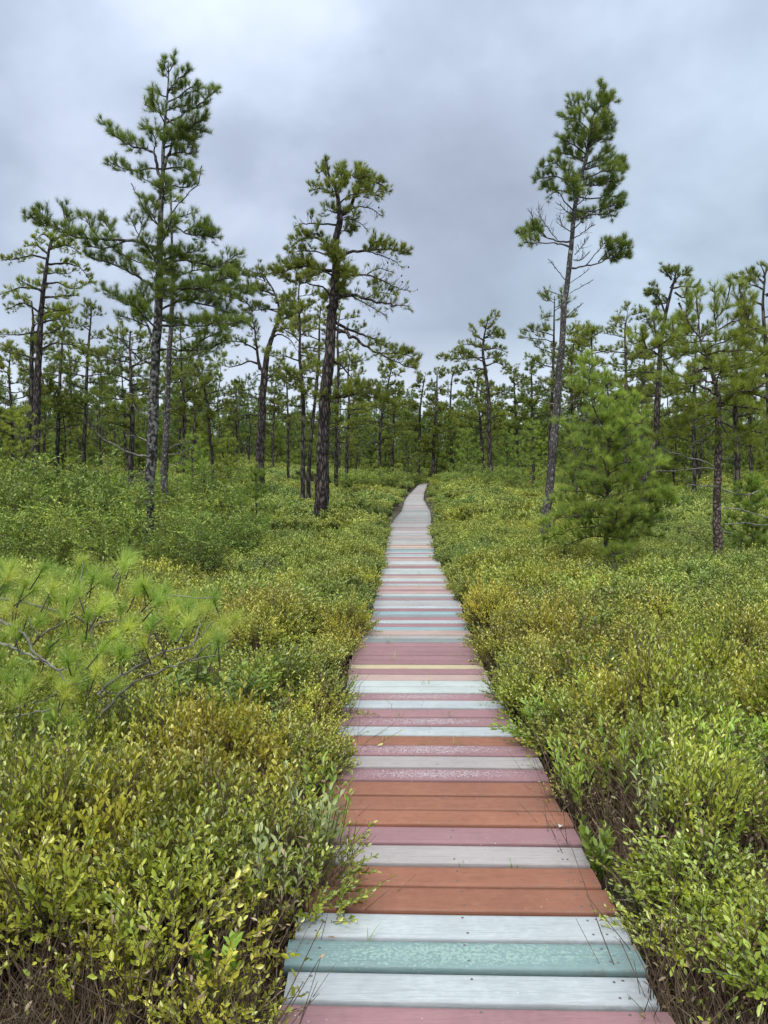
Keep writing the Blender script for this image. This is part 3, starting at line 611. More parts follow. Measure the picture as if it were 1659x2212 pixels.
# blades growing up between the boards
mb = MB()
for (x, y, n, h) in [(920, 1478, 7, .10), (965, 1545, 4, .16), (1045, 1525, 9, .12), (860, 1548, 4, .16), (845, 1530, 3, .15), (830, 1605, 5, .11), (1110, 1865, 10, .04), (1000, 1866, 4, .05), (985, 1610, 4, .14), (925, 1605, 6, .10), (1130, 1610, 5, .05), (880, 1300, 6, .12), (990, 1300, 5, .14), (905, 1240, 5, .12), (800, 1330, 4, .1), (840, 1390, 6, .13), (955, 1390, 4, .12), (1020, 1345, 4, .14), (790, 2030, 4, .09), (850, 1425, 5, .14), (905, 1270, 5, .12), (940, 1215, 5, .12), (870, 1185, 4, .12), (1000, 1420, 4, .12)]:
    q = at(x, y, Y_of(y)); m2 = MB(); blades(m2, n, .02, h, .0013, .3, lean=1.0)
    for V, v, (Fc, mt) in zip(m2.V, m2.v, m2.Fq): mb.add(V + q.astype(np.float32), Fc, 0, v)
tag(mb.build('walkway_grass', [M['grass']]), 'thin grass blades growing up between the deck boards', kind='stuff')
# ------------------------------------------------------------------ trees
def Z1(x, y): return (x * .36, 66.4 + y * .36)
def Z2(x, y): return (x * .36, 597 + y * .36)
def Z3(x, y): return (497.7 + x * .375, 298.6 + y * .375)
def Z4(x, y): return (1061.8 + x * .36, 132.7 + y * .36)
def Z5(x, y): return (1061.8 + x * .36, 597 + y * .36)
def Z8(x, y): return (1327 + x * .225, 564 + y * .225)
def Z6(x, y): return (x * .48, 1128 + y * .48)
def ZR(x, y): return (x, y)

def smooth(P, n):
    """Catmull-Rom resample"""
    P = np.asarray(P, float)
    if len(P) < 3:
        t = np.linspace(0, 1, n)[:, None]; return P[0] * (1 - t) + P[-1] * t
    Q = np.vstack([2 * P[0] - P[1], P, 2 * P[-1] - P[-2]]); m = len(P) - 1
    out = []
    for u in np.linspace(0, m, n):
        i = min(int(u), m - 1); t = u - i; a, b, c, d = Q[i:i + 4]
        out.append(.5 * (2 * b + (c - a) * t + (2 * a - 5 * b + 4 * c - d) * t * t + (3 * b - a - 3 * c + d) * t ** 3))
    return np.array(out)

class Tree:
    def __init__(s, base, K=30, nlen=.11, nw=.0035, twig=.34, tstep=.10, tuft=.075, mat='pitch', bark='bark_dark', spread=.95, R=None):
        s.base = np.array(base, float); s.tr = MB(); s.li = MB(); s.fo = MB(); s.co = MB()
        s.K, s.nlen, s.nw, s.twig, s.tstep, s.tuft, s.mat, s.bark, s.spread = K, nlen, nw, twig, tstep, tuft, mat, bark, spread
        s.cn = []; s.tw3 = []; s.twr = []; s.tp = []; s.td = []; s.R = R or random.Random(int(abs(base[0] * 977 + base[1] * 331)) + 5)
    def trunk(s, P, R, k=12, n=40, lump=.05):
        P = smooth(P, n); R = np.interp(np.linspace(0, 1, n), np.linspace(0, 1, len(R)), R)
        s.TP = P; s.TR = R
        J = P + rng.standard_normal(P.shape) * R[:, None] * .06
        tube(s.tr, J - s.base, R, k, 0, lump)
    def tpoint(s, z):
        """point on the trunk at world height z"""
        i = int(np.argmin(np.abs(s.TP[:, 2] - z))); return s.TP[i], s.TR[i]
    def twigs(s, P, s0, s1, leafy, twig, up=.35, side=1.0, curl=.25, dens=1.0):
        seg = np.linalg.norm(np.diff(P, axis=0), axis=1); L_ = np.r_[0, np.cumsum(seg)]; tot = L_[-1]
        q = s0 * tot
        while q < s1 * tot + 1e-6:
            f = q / tot; i = min(np.searchsorted(L_, q), len(P) - 1); i = max(i, 1)
            p = P[i - 1] + (P[i] - P[i - 1]) * ((q - L_[i - 1]) / max(seg[i - 1], 1e-6)); T = nrm(P[i] - P[i - 1])
            for _ in range(2):
                r = np.array([s.R.gauss(0, 1), s.R.gauss(0, 1), s.R.gauss(0, .45)]); r -= T * r.dot(T); r = r / (np.linalg.norm(r) + 1e-6)
                g = (f - s0) / max(1 - s0, .01)
                ln = twig * s.R.uniform(.45, 1.1) * (1 - .45 * g) * min(1, .55 + g * 1.6)
                d = nrm(T * .65 + r * side + np.array([0, 0, up])); e = nrm(d + np.array([0, 0, curl + .15]))
                m = p + d * ln * .5; t = m + e * ln * .5
                s.tw3.append((p, m, t)); s.twr.append(.0055)
                if leafy > 0:
                    c = max(1, int(ln * .8 / s.tuft))
                    for a in range(c):
                        if s.R.random() > leafy: continue
                        u = 1 - a * .8 / c
                        pp = (m + (t - m) * (u * 2 - 1)) if u > .5 else (p + (m - p) * u * 2)
                        s.tp.append(pp); s.td.append(nrm((e if u > .5 else d) * .9 + np.array([s.R.gauss(0, .3), s.R.gauss(0, .3), .35 + s.R.gauss(0, .2)])))
                if s.R.random() < .55:
                    r2 = nrm(np.array([s.R.gauss(0, 1), s.R.gauss(0, 1), s.R.gauss(0, .5)])); d2 = nrm(d * .7 + r2 * .7 + np.array([0, 0, up])); l2 = ln * .55
                    t2 = m + d2 * l2; s.tw3.append((m, m + d2 * l2 * .5, t2 + np.array([0, 0, curl * l2 * .4]))); s.twr.append(.004)
                    if leafy > 0:
                        for a in (1, .55):
                            if s.R.random() < leafy: s.tp.append(m + d2 * l2 * a); s.td.append(nrm(d2 + np.array([0, 0, .4])))
            q += s.tstep * s.R.uniform(.6, 1.4) / dens
        if leafy > 0 and s1 > .95:
            s.tp.append(P[-1]); s.td.append(nrm(P[-1] - P[-2]))
    def limb(s, P, r0, r1=.008, s0=.3, leafy=1.0, twig=None, up=.35, side=1.0, curl=.25, dens=1.0, n=None, mat=0, s1=1.0):
        P = smooth(P, n or max(6, len(P) * 3)); L_ = np.linalg.norm(np.diff(P, axis=0), axis=1).sum()
        J = P + rng.standard_normal(P.shape) * L_ * .008; J[0] = P[0]
        R = r0 + (r1 - r0) * np.linspace(0, 1, len(P)) ** .8
        tube(s.li, J - s.base, R, 6, mat, .05)
        s.twigs(J, s0, s1, leafy, twig or s.twig, up, side, curl, dens)
        return J
    def img(s, pts, conv, Y0, k=None, **kw):
        """limb given by its course as seen from the walk, swung k metres in depth per metre of reach"""
        if k is None: k = s.R.uniform(-.7, .7)
        q = [conv(*p) for p in pts]; p0 = at(*q[0], Y0); P = []
        for a in q:
            b = at(*a, Y0); P.append(at(*a, Y0 + k * abs(b[0] - p0[0])))
        kw.setdefault('r0', .03)
        return s.limb(np.array(P), **kw)
    def auto(s, z0, z1, n, len0, len1, rise=.2, leafy=1.0, s0=.25, az=None, r0=.022, droop=0, whorl=1, prof=None, **kw):
        for i in range(n):
            f = (i + s.R.uniform(-.3, .3)) / max(1, n - 1); f = min(max(f, 0), 1); z = z0 + (z1 - z0) * f; p, tr = s.tpoint(z)
            for _ in range(whorl):
                a = s.R.uniform(0, 6.283) if az is None else s.R.choice(az) + s.R.uniform(-.5, .5)
                g = prof(f) if prof else 1
                ln = (len0 + (len1 - len0) * f) * s.R.uniform(.65, 1.2) * g
                d = np.array([math.cos(a), math.sin(a), 0]); rs = rise + s.R.uniform(-.15, .2)
                P = [p, p + d * ln * .35 + np.array([0, 0, ln * (rs * .4 - droop * .1)]), p + d * ln * .7 + np.array([0, 0, ln * (rs * .6 - droop * .3)]) + nrm(np.cross(d, [0, 0, 1])) * s.R.uniform(-.1, .1) * ln,
                     p + d * ln + np.array([0, 0, ln * (rs - droop * .5)])]
                s.limb(np.array(P), r0=min(tr * .6, r0 * (.5 + ln * .4)), s0=s0, leafy=leafy, **kw)
    def conify(s, n):
        if not s.tw3: return
        for i in range(n):
            t = s.R.choice(s.tw3); p = np.array(t[2]) - s.base; r = s.R.uniform(.016, .024)
            s.cn.append((p, r / .02))
    def finish(s, name, label, group=None, cat='tree'):
        root = empty(name, s.base); tag(root, label, cat, group)
        s.tr.build('trunk', [M[s.bark]], root)
        if s.tw3:
            tubes3(s.li, np.array(s.tw3) - s.base, np.array(s.twr)[:, None] * np.array([[1, .75, .4]]), 3, 1)
        s.li.build('limbs', [M[s.bark], M['twig'], M['deadtwig']], root)
        if s.tp:
            P = np.array(s.tp) - s.base
            needles(s.fo, P, np.array(s.td), s.nlen * rng.uniform(.8, 1.15, len(P)), s.K, s.nw, s.spread)
            s.fo.build('crown', [M[s.mat]], root)
        if s.cn:
            cm = MB(); tube(cm, np.array([[0, 0, 0], [0, 0, -.016], [0, 0, -.036], [0, 0, -.052]]), np.array([.006, .02, .016, .002]), 6); me = cm.mesh('cone', [M['cone']])
            for p, k in s.cn:
                c = D2.objects.new('cone', me); COL.objects.link(c); c.parent = root; c.location = Vector(p); c.scale = (k, k, k)
        return root
def px(Y): return Y / F      # metres per photo pixel at a distance
def trunk_img(pts, ws, conv, Y0, sink=True):
    P = [at(*conv(*p), Y0) for p in pts]
    g = float(terr(P[0][0], Y0)) - .1
    ws = list(ws)
    if sink and P[0][2] > g + .05: P.insert(0, np.array([P[0][0] - (P[1][0] - P[0][0]) * .15, Y0, g])); ws.insert(0, ws[0] * 1.12)
    # resample widths on the point list
    return np.array(P), np.array(ws) * px(Y0) * .5

# --- the big pitch pine left of the walk
Y0 = 20.0
P, R = trunk_img([(525, 2090), (530, 1920), (535, 1750), (545, 1500), (565, 1300), (580, 1050), (600, 880), (610, 700), (605, 600), (630, 480), (625, 400), (610, 300), (570, 220), (550, 120)],
                 [31, 28, 26, 24, 23, 21, 19, 17, 15, 13, 10, 8, 5, 2.5], Z3, Y0)
t = Tree(P[0], K=58, nlen=.135, nw=.0044, twig=.36, tstep=.065, mat='pitch', bark='bark_pitch'); t.trunk(P, R, 14, 70, .07)
for pts, kw in [
    ([(640, 440), (700, 370), (740, 290), (800, 250), (870, 270), (905, 310)], dict(s0=.35, r0=.06, dens=1.3)),
    ([(600, 330), (640, 250), (640, 160)], dict(s0=.2, r0=.03, dens=1.4)), ([(740, 290), (760, 220), (735, 165)], dict(s0=.1, r0=.02, dens=1.3)),
    ([(600, 340), (540, 290), (465, 300)], dict(s0=.25, r0=.03)), ([(560, 230), (530, 190), (510, 200)], dict(s0=.2, r0=.015)), ([(570, 250), (545, 180), (548, 105)], dict(s0=.1, r0=.015, twig=.22)),
    ([(740, 300), (800, 300), (870, 340)], dict(s0=.3, r0=.025)), ([(620, 380), (690, 330), (800, 310)], dict(s0=.2, r0=.025)), ([(650, 250), (690, 210), (720, 230), (800, 220)], dict(s0=.1, r0=.02)),
    ([(650, 430), (720, 400), (800, 400), (875, 450)], dict(leafy=.06, s0=.2, r0=.025, twig=.4)), ([(640, 470), (700, 470), (760, 500), (790, 530)], dict(leafy=.05, s0=.3, r0=.015)),
    ([(620, 500), (520, 495), (430, 490), (375, 505)], dict(leafy=.06, s0=.3, r0=.03)), ([(470, 492), (460, 450), (465, 430)], dict(leafy=.8, s0=.4, r0=.012, twig=.2)),
    ([(630, 440), (580, 420), (540, 410)], dict(s0=.2, r0=.015)), ([(630, 470), (680, 450), (720, 470)], dict(s0=.2, r0=.015)),
    ([(595, 640), (530, 590), (450, 570), (380, 600), (325, 650)], dict(s0=.3, r0=.045, dens=1.3)), ([(590, 690), (520, 660), (440, 650), (350, 655)], dict(s0=.4, r0=.03, leafy=.7)),
    ([(540, 600), (500, 550), (440, 560)], dict(s0=.2, r0=.02)),
    ([(625, 690), (690, 660), (790, 650), (880, 640), (960, 645), (1030, 660)], dict(s0=.35, r0=.055, dens=1.3, up=.5)), ([(780, 650), (850, 670), (930, 700), (990, 740)], dict(leafy=.1, s0=.2, r0=.02, up=-.2)),
    ([(790, 645), (830, 600), (900, 590)], dict(s0=.2, r0=.02)), ([(610, 660), (660, 720), (700, 700)], dict(leafy=0, s0=.3, r0=.012)),
    ([(615, 770), (520, 760), (400, 740), (300, 770), (220, 780)], dict(s0=.25, r0=.05, dens=1.35, k=-.3)), ([(500, 760), (430, 700), (380, 710)], dict(s0=.1, r0=.02, dens=1.2)), ([(400, 745), (340, 720), (260, 760)], dict(s0=.1, r0=.02)),
    ([(600, 800), (540, 770), (480, 790), (420, 800)], dict(s0=.3, r0=.03, k=-.9)), ([(590, 930), (560, 890), (540, 860), (470, 840), (400, 830), (300, 800)], dict(s0=.5, r0=.04, leafy=.6)),
    ([(600, 770), (650, 760), (710, 800)], dict(s0=.1, r0=.025, k=-1.2, dens=1.3)), ([(600, 830), (640, 850), (660, 870)], dict(s0=.1, r0=.02, k=-1)),
    ([(620, 800), (700, 790), (800, 790), (900, 840), (970, 865), (1030, 880)], dict(leafy=.05, s0=.3, r0=.035, twig=.5, dens=1.3)), ([(780, 790), (850, 750), (930, 770)], dict(leafy=.03, s0=.1, r0=.015, twig=.4)),
    ([(560, 980), (620, 930), (680, 905), (780, 925), (880, 950), (960, 960), (1020, 965)], dict(s0=.3, r0=.07, leafy=.22, dens=1.5, twig=.45, k=-.5)), ([(780, 925), (850, 890), (950, 900)], dict(s0=.2, r0=.02, leafy=.8)), ([(790, 860), (800, 840), (830, 830)], dict(s0=0, r0=.015, leafy=1)),
    ([(700, 910), (790, 960), (880, 1010), (900, 1030)], dict(leafy=.03, s0=.2, r0=.02, up=-.1)),
    ([(605, 1060), (680, 1100), (760, 1130), (820, 1150), (900, 1180), (960, 1210)], dict(leafy=.1, s0=.3, r0=.045, twig=.4)),
    ([(600, 1090), (700, 1140), (760, 1185), (860, 1240), (960, 1290), (1070, 1330)], dict(leafy=.35, s0=.5, r0=.06, dens=1.5)), ([(860, 1240), (940, 1240), (1020, 1250), (1085, 1295)], dict(s0=.2, r0=.02, dens=1.4)), ([(780, 1200), (830, 1180), (880, 1190)], dict(s0=.1, r0=.02)),
    ([(600, 1290), (640, 1310), (680, 1360), (740, 1430)], dict(leafy=.05, s0=.6, r0=.045, s1=.9)), 
    ([(560, 1500), (640, 1490), (740, 1470), (850, 1500), (960, 1540)], dict(s0=.05, r0=.045, dens=1.5, k=-.5)), ([(640, 1490), (680, 1440), (760, 1430), (860, 1460)], dict(s0=.05, r0=.03, dens=1.4, k=-.4)), ([(560, 1490), (540, 1470), (520, 1475)], dict(s0=.1, r0=.02, k=-1)),
    ([(560, 1420), (500, 1350), (430, 1340)], dict(s0=.4, r0=.02, leafy=.8, k=.5)), ([(530, 1580), (515, 1560), (505, 1580)], dict(leafy=0, s0=1, r0=.02))]:
    t.img(pts, Z3, Y0, **kw)
t.auto(P[7][2], P[-2][2], 7, .9, .6, az=[1.57, -1.57], rise=.25)
t.auto(float(at(0, 640, Y0)[2]), float(at(0, 560, Y0)[2]), 4, 1.3, 1.1, az=[1.4, -1.4], rise=.2)
t.conify(60)
t.finish('pitch_pine', 'tall pitch pine with thick plated trunk and long drooping limb just left of the boardwalk')

# --- tall white pine on the left
Y0 = 14.0
P, R = trunk_img([(320, 1130), (324, 1047), (328, 975), (331, 900), (333, 830), (337, 760), (341, 690), (344, 640), (344, 590), (345.6, 534), (347, 480), (349, 408), (352, 372), (353, 318), (358, 246), (364, 174), (363, 131)],
                 [24, 22, 22, 21, 20, 19, 18, 17, 15, 13, 12, 11, 9, 7.5, 5.5, 3.5, 2], ZR, Y0)
t = Tree(P[0], K=54, nlen=.12, nw=.0030, twig=.28, tstep=.062, tuft=.062, mat='white', bark='bark_lichen', spread=1.05); t.trunk(P, R, 12, 60, .05)
for pts, kw in [
    ([(1012, 260), (990, 210), (985, 165)], dict(r0=.01, twig=.12)), ([(1012, 250), (1040, 200), (1045, 145)], dict(r0=.01, twig=.12)), ([(1013, 290), (980, 255), (965, 215)], dict(r0=.01, twig=.12)),
    ([(1010, 360), (1060, 300), (1100, 270), (1135, 230)], dict(r0=.014, twig=.18)), ([(1005, 400), (950, 380), (925, 350)], dict(r0=.012)), ([(1000, 430), (1080, 390), (1150, 340), (1190, 370)], dict(r0=.016, dens=1.2)), ([(1005, 380), (1040, 340), (1080, 350)], dict(r0=.01, s0=.1)),
    ([(992, 520), (930, 470), (870, 440)], dict(s0=.4, r0=.014)), ([(985, 560), (1100, 500), (1200, 440), (1260, 390), (1295, 345)], dict(s0=.3, r0=.025, dens=1.3)), ([(1000, 480), (1080, 450), (1150, 450)], dict(r0=.015, s0=.1, dens=1.2)),
    ([(978, 840), (1010, 740), (1060, 640), (1130, 580), (1240, 520)], dict(s0=.35, r0=.03, dens=1.5)), ([(980, 620), (930, 590), (880, 580)], dict(s0=.2, r0=.014)),
    ([(968, 900), (945, 820), (925, 740), (860, 705), (760, 680), (690, 630), (625, 560)], dict(s0=.4, r0=.035, dens=1.5)), ([(925, 730), (930, 650), (900, 600)], dict(s0=.2, r0=.014)),
    ([(970, 830), (900, 825), (820, 840), (720, 820), (650, 780)], dict(s0=.25, r0=.02, dens=1.1)), ([(962, 950), (900, 910), (840, 870)], dict(s0=.4, r0=.013, leafy=.5)),
    ([(985, 760), (1080, 730), (1170, 740)], dict(s0=.2, r0=.02, dens=1.3)), ([(985, 830), (1080, 820), (1180, 850)], dict(s0=.2, r0=.02, dens=1.4)), ([(975, 940), (1040, 930), (1120, 940), (1160, 890)], dict(s0=.4, r0=.018, dens=1.4)),
    ([(985, 700), (1060, 680), (1160, 680)], dict(s0=.2, r0=.02, dens=1.4)), ([(990, 520), (1060, 570), (1150, 590), (1230, 600)], dict(s0=.2, r0=.02, dens=1.3)), ([(985, 640), (1080, 640), (1200, 640)], dict(s0=.2, r0=.018, dens=1.2)),
    ([(948, 1165), (900, 1110), (860, 1060), (820, 980), (788, 915)], dict(leafy=0, s0=.4, r0=.012, twig=.12, dens=.5)), ([(985, 1155), (1060, 1060), (1140, 970), (1195, 900), (1212, 815)], dict(leafy=.0, s0=.4, r0=.012, twig=.15, dens=.5)),
    ([(968, 1100), (935, 1050), (920, 1010)], dict(s0=.4, r0=.01, twig=.15)), ([(970, 1080), (985, 1030), (1005, 1010)], dict(s0=.2, r0=.01, twig=.15)),
    ([(975, 1150), (1060, 1180), (1120, 1220), (1200, 1230), (1310, 1240)], dict(s0=.5, r0=.022, dens=1.8)), ([(1100, 1210), (1180, 1170), (1280, 1190)], dict(s0=.2, r0=.014, dens=1.5)), ([(990, 1190), (1060, 1120), (1180, 1090)], dict(s0=.4, r0=.012, leafy=.35, twig=.18)),
    ([(950, 1310), (880, 1275), (760, 1260), (600, 1250), (450, 1230), (330, 1180), (160, 1120)], dict(s0=.35, r0=.04, dens=1.6, k=-.3)), ([(880, 1275), (820, 1210), (780, 1110)], dict(s0=.55, r0=.012, leafy=.6)), ([(820, 1260), (850, 1180), (840, 1140)], dict(s0=.5, r0=.01, leafy=.6)),
    ([(600, 1250), (540, 1170), (500, 1100)], dict(s0=.2, r0=.014)), ([(450, 1230), (390, 1130), (380, 1060)], dict(s0=.2, r0=.014)), ([(700, 1260), (650, 1180), (600, 1120)], dict(s0=.3, r0=.014)), ([(330, 1180), (270, 1120), (230, 1080)], dict(s0=.3, r0=.01)),
    ([(760, 1260), (650, 1300), (520, 1300)], dict(s0=.1, r0=.02, dens=1.2)), ([(945, 1560), (850, 1490), (760, 1440), (640, 1390), (520, 1350)], dict(s0=.3, r0=.035, dens=1.2)), ([(800, 1460), (760, 1360), (700, 1320)], dict(s0=.2, r0=.015)), ([(900, 1400), (840, 1390), (780, 1370)], dict(s0=.1, r0=.015)),
    ([(965, 1380), (1050, 1350), (1200, 1320)], dict(s0=.1, r0=.025, dens=1.5)), ([(965, 1400), (1100, 1380), (1250, 1410), (1440, 1430)], dict(s0=.25, r0=.03, dens=1.5)), ([(1300, 1420), (1380, 1370), (1420, 1340)], dict(s0=.1, r0=.014)),
    ([(975, 1575), (1060, 1545), (1200, 1550), (1400, 1600)], dict(s0=.3, r0=.03, dens=1.6)), ([(1200, 1550), (1300, 1500), (1420, 1480)], dict(s0=.1, r0=.02, dens=1.2)), ([(960, 1450), (930, 1420), (900, 1440)], dict(s0=.1, r0=.012)), ([(965, 1460), (1010, 1430), (1060, 1440)], dict(s0=.1, r0=.012, k=-1)),
    ]:
    t.img(pts, Z1, Y0, **kw)
for pts, kw in [
    ([(925, 440), (905, 380), (890, 300), (820, 200), (700, 120), (615, 80)], dict(s0=.35, r0=.03, dens=1.5)), ([(890, 300), (800, 260), (700, 230)], dict(s0=.2, r0=.015, leafy=.6)), ([(850, 230), (870, 150), (830, 100)], dict(s0=.1, r0=.014)),
    ([(950, 290), (1100, 300), (1250, 290), (1480, 270)], dict(s0=.3, r0=.028, dens=1.4)), ([(960, 90), (1100, 70), (1300, 60), (1520, 110)], dict(s0=.2, r0=.028, dens=1.5)), ([(965, 200), (1100, 150), (1300, 190), (1480, 270)], dict(s0=.2, r0=.025, dens=1.6)),
    ([(965, 440), (1100, 440), (1250, 430), (1360, 380)], dict(s0=.3, r0=.022, leafy=.7)), ([(1150, 440), (1250, 360), (1330, 330)], dict(s0=.1, r0=.014, dens=1.2)), ([(915, 530), (840, 490), (760, 420), (700, 360)], dict(s0=.4, r0=.016, leafy=.15, twig=.4)), ([(930, 250), (880, 160), (840, 60)], dict(s0=.2, r0=.02)),
    ([(905, 620), (800, 590), (700, 520), (620, 470)], dict(s0=.4, r0=.012, leafy=.0, twig=.35)), ([(885, 1080), (780, 1060), (680, 1010), (600, 960), (540, 890)], dict(leafy=0, s0=.25, r0=.022, twig=.5, mat=2, k=-.4, dens=1.6)),
    ([(890, 990), (800, 955), (755, 960)], dict(leafy=0, s0=.4, r0=.012, mat=2)), ([(895, 830), (830, 810), (800, 770)], dict(leafy=0, s0=.5, r0=.013, mat=2)), ([(890, 1150), (820, 1190), (740, 1150)], dict(leafy=0, s0=.2, r0=.012, twig=.35, mat=2)), ([(890, 1200), (820, 1230), (760, 1200)], dict(leafy=0, s0=.2, r0=.010, twig=.35, mat=2)),
    ([(905, 720), (860, 720), (760, 700)], dict(leafy=0, s0=.5, r0=.012, mat=2)), ([(950, 830), (1010, 800), (1060, 790)], dict(leafy=0, s0=.4, r0=.010, mat=2))]:
    t.img(pts, Z2, Y0, **kw)
t.auto(float(at(0, 640, Y0)[2]), float(at(0, 250, Y0)[2]), 9, .9, .45, az=[1.57, -1.57], rise=.3, r0=.018)
t.auto(float(at(0, 720, Y0)[2]), float(at(0, 540, Y0)[2]), 7, 1.1, 1.0, az=[1.57, -1.57], rise=.15, r0=.02)
t.finish('white_pine', 'tallest feathery white pine at the left with lichen spotted trunk and long bare lower twigs')

# --- thin grey pine right behind it
Y0 = 18.0
P, R = trunk_img([(985, 1200), (995, 1000), (1000, 850), (1005, 700), (1015, 500), (1030, 200), (1038, 0), (1030, -250), (1025, -560)], [15, 14, 12.5, 12, 10.5, 9, 8, 5, 3], Z2, Y0)
t = Tree(P[0], K=32, nlen=.12, nw=.0055, twig=.30, tstep=.075, mat='white', bark='bark_grey'); t.trunk(P, R, 10, 50, .04)
for pts, kw in [([(1010, 1040), (1060, 1010), (1150, 990)], dict(leafy=0, s0=.3, r0=.012, mat=2)), ([(1005, 1070), (1080, 1060), (1160, 1020)], dict(leafy=0, s0=.3, r0=.012, mat=2)), ([(1000, 1130), (1080, 1120), (1150, 1060)], dict(leafy=0, s0=.3, r0=.01, mat=2)),
                ([(1030, 490), (1130, 485), (1250, 440), (1350, 380)], dict(s0=.3, r0=.02)), ([(1035, 250), (1150, 260), (1300, 300), (1360, 330)], dict(s0=.3, r0=.02, dens=1.3)), ([(1030, 100), (1150, 40), (1300, 20)], dict(s0=.2, r0=.02, dens=1.2)),
                ([(1015, 560), (1060, 500), (1150, 520)], dict(s0=.4, r0=.015, leafy=.6)), ([(1040, 0), (1200, -40), (1380, -30)], dict(s0=.2, r0=.02, dens=1.3))]:
    t.img(pts, Z2, Y0, **kw)
t.auto(float(at(0, 640, Y0)[2]), float(at(0, 440, Y0)[2]), 6, .9, .3, r0=.015, rise=.3)
t.finish('white_pine', 'slender grey pine trunk just behind and right of the tallest left pine')

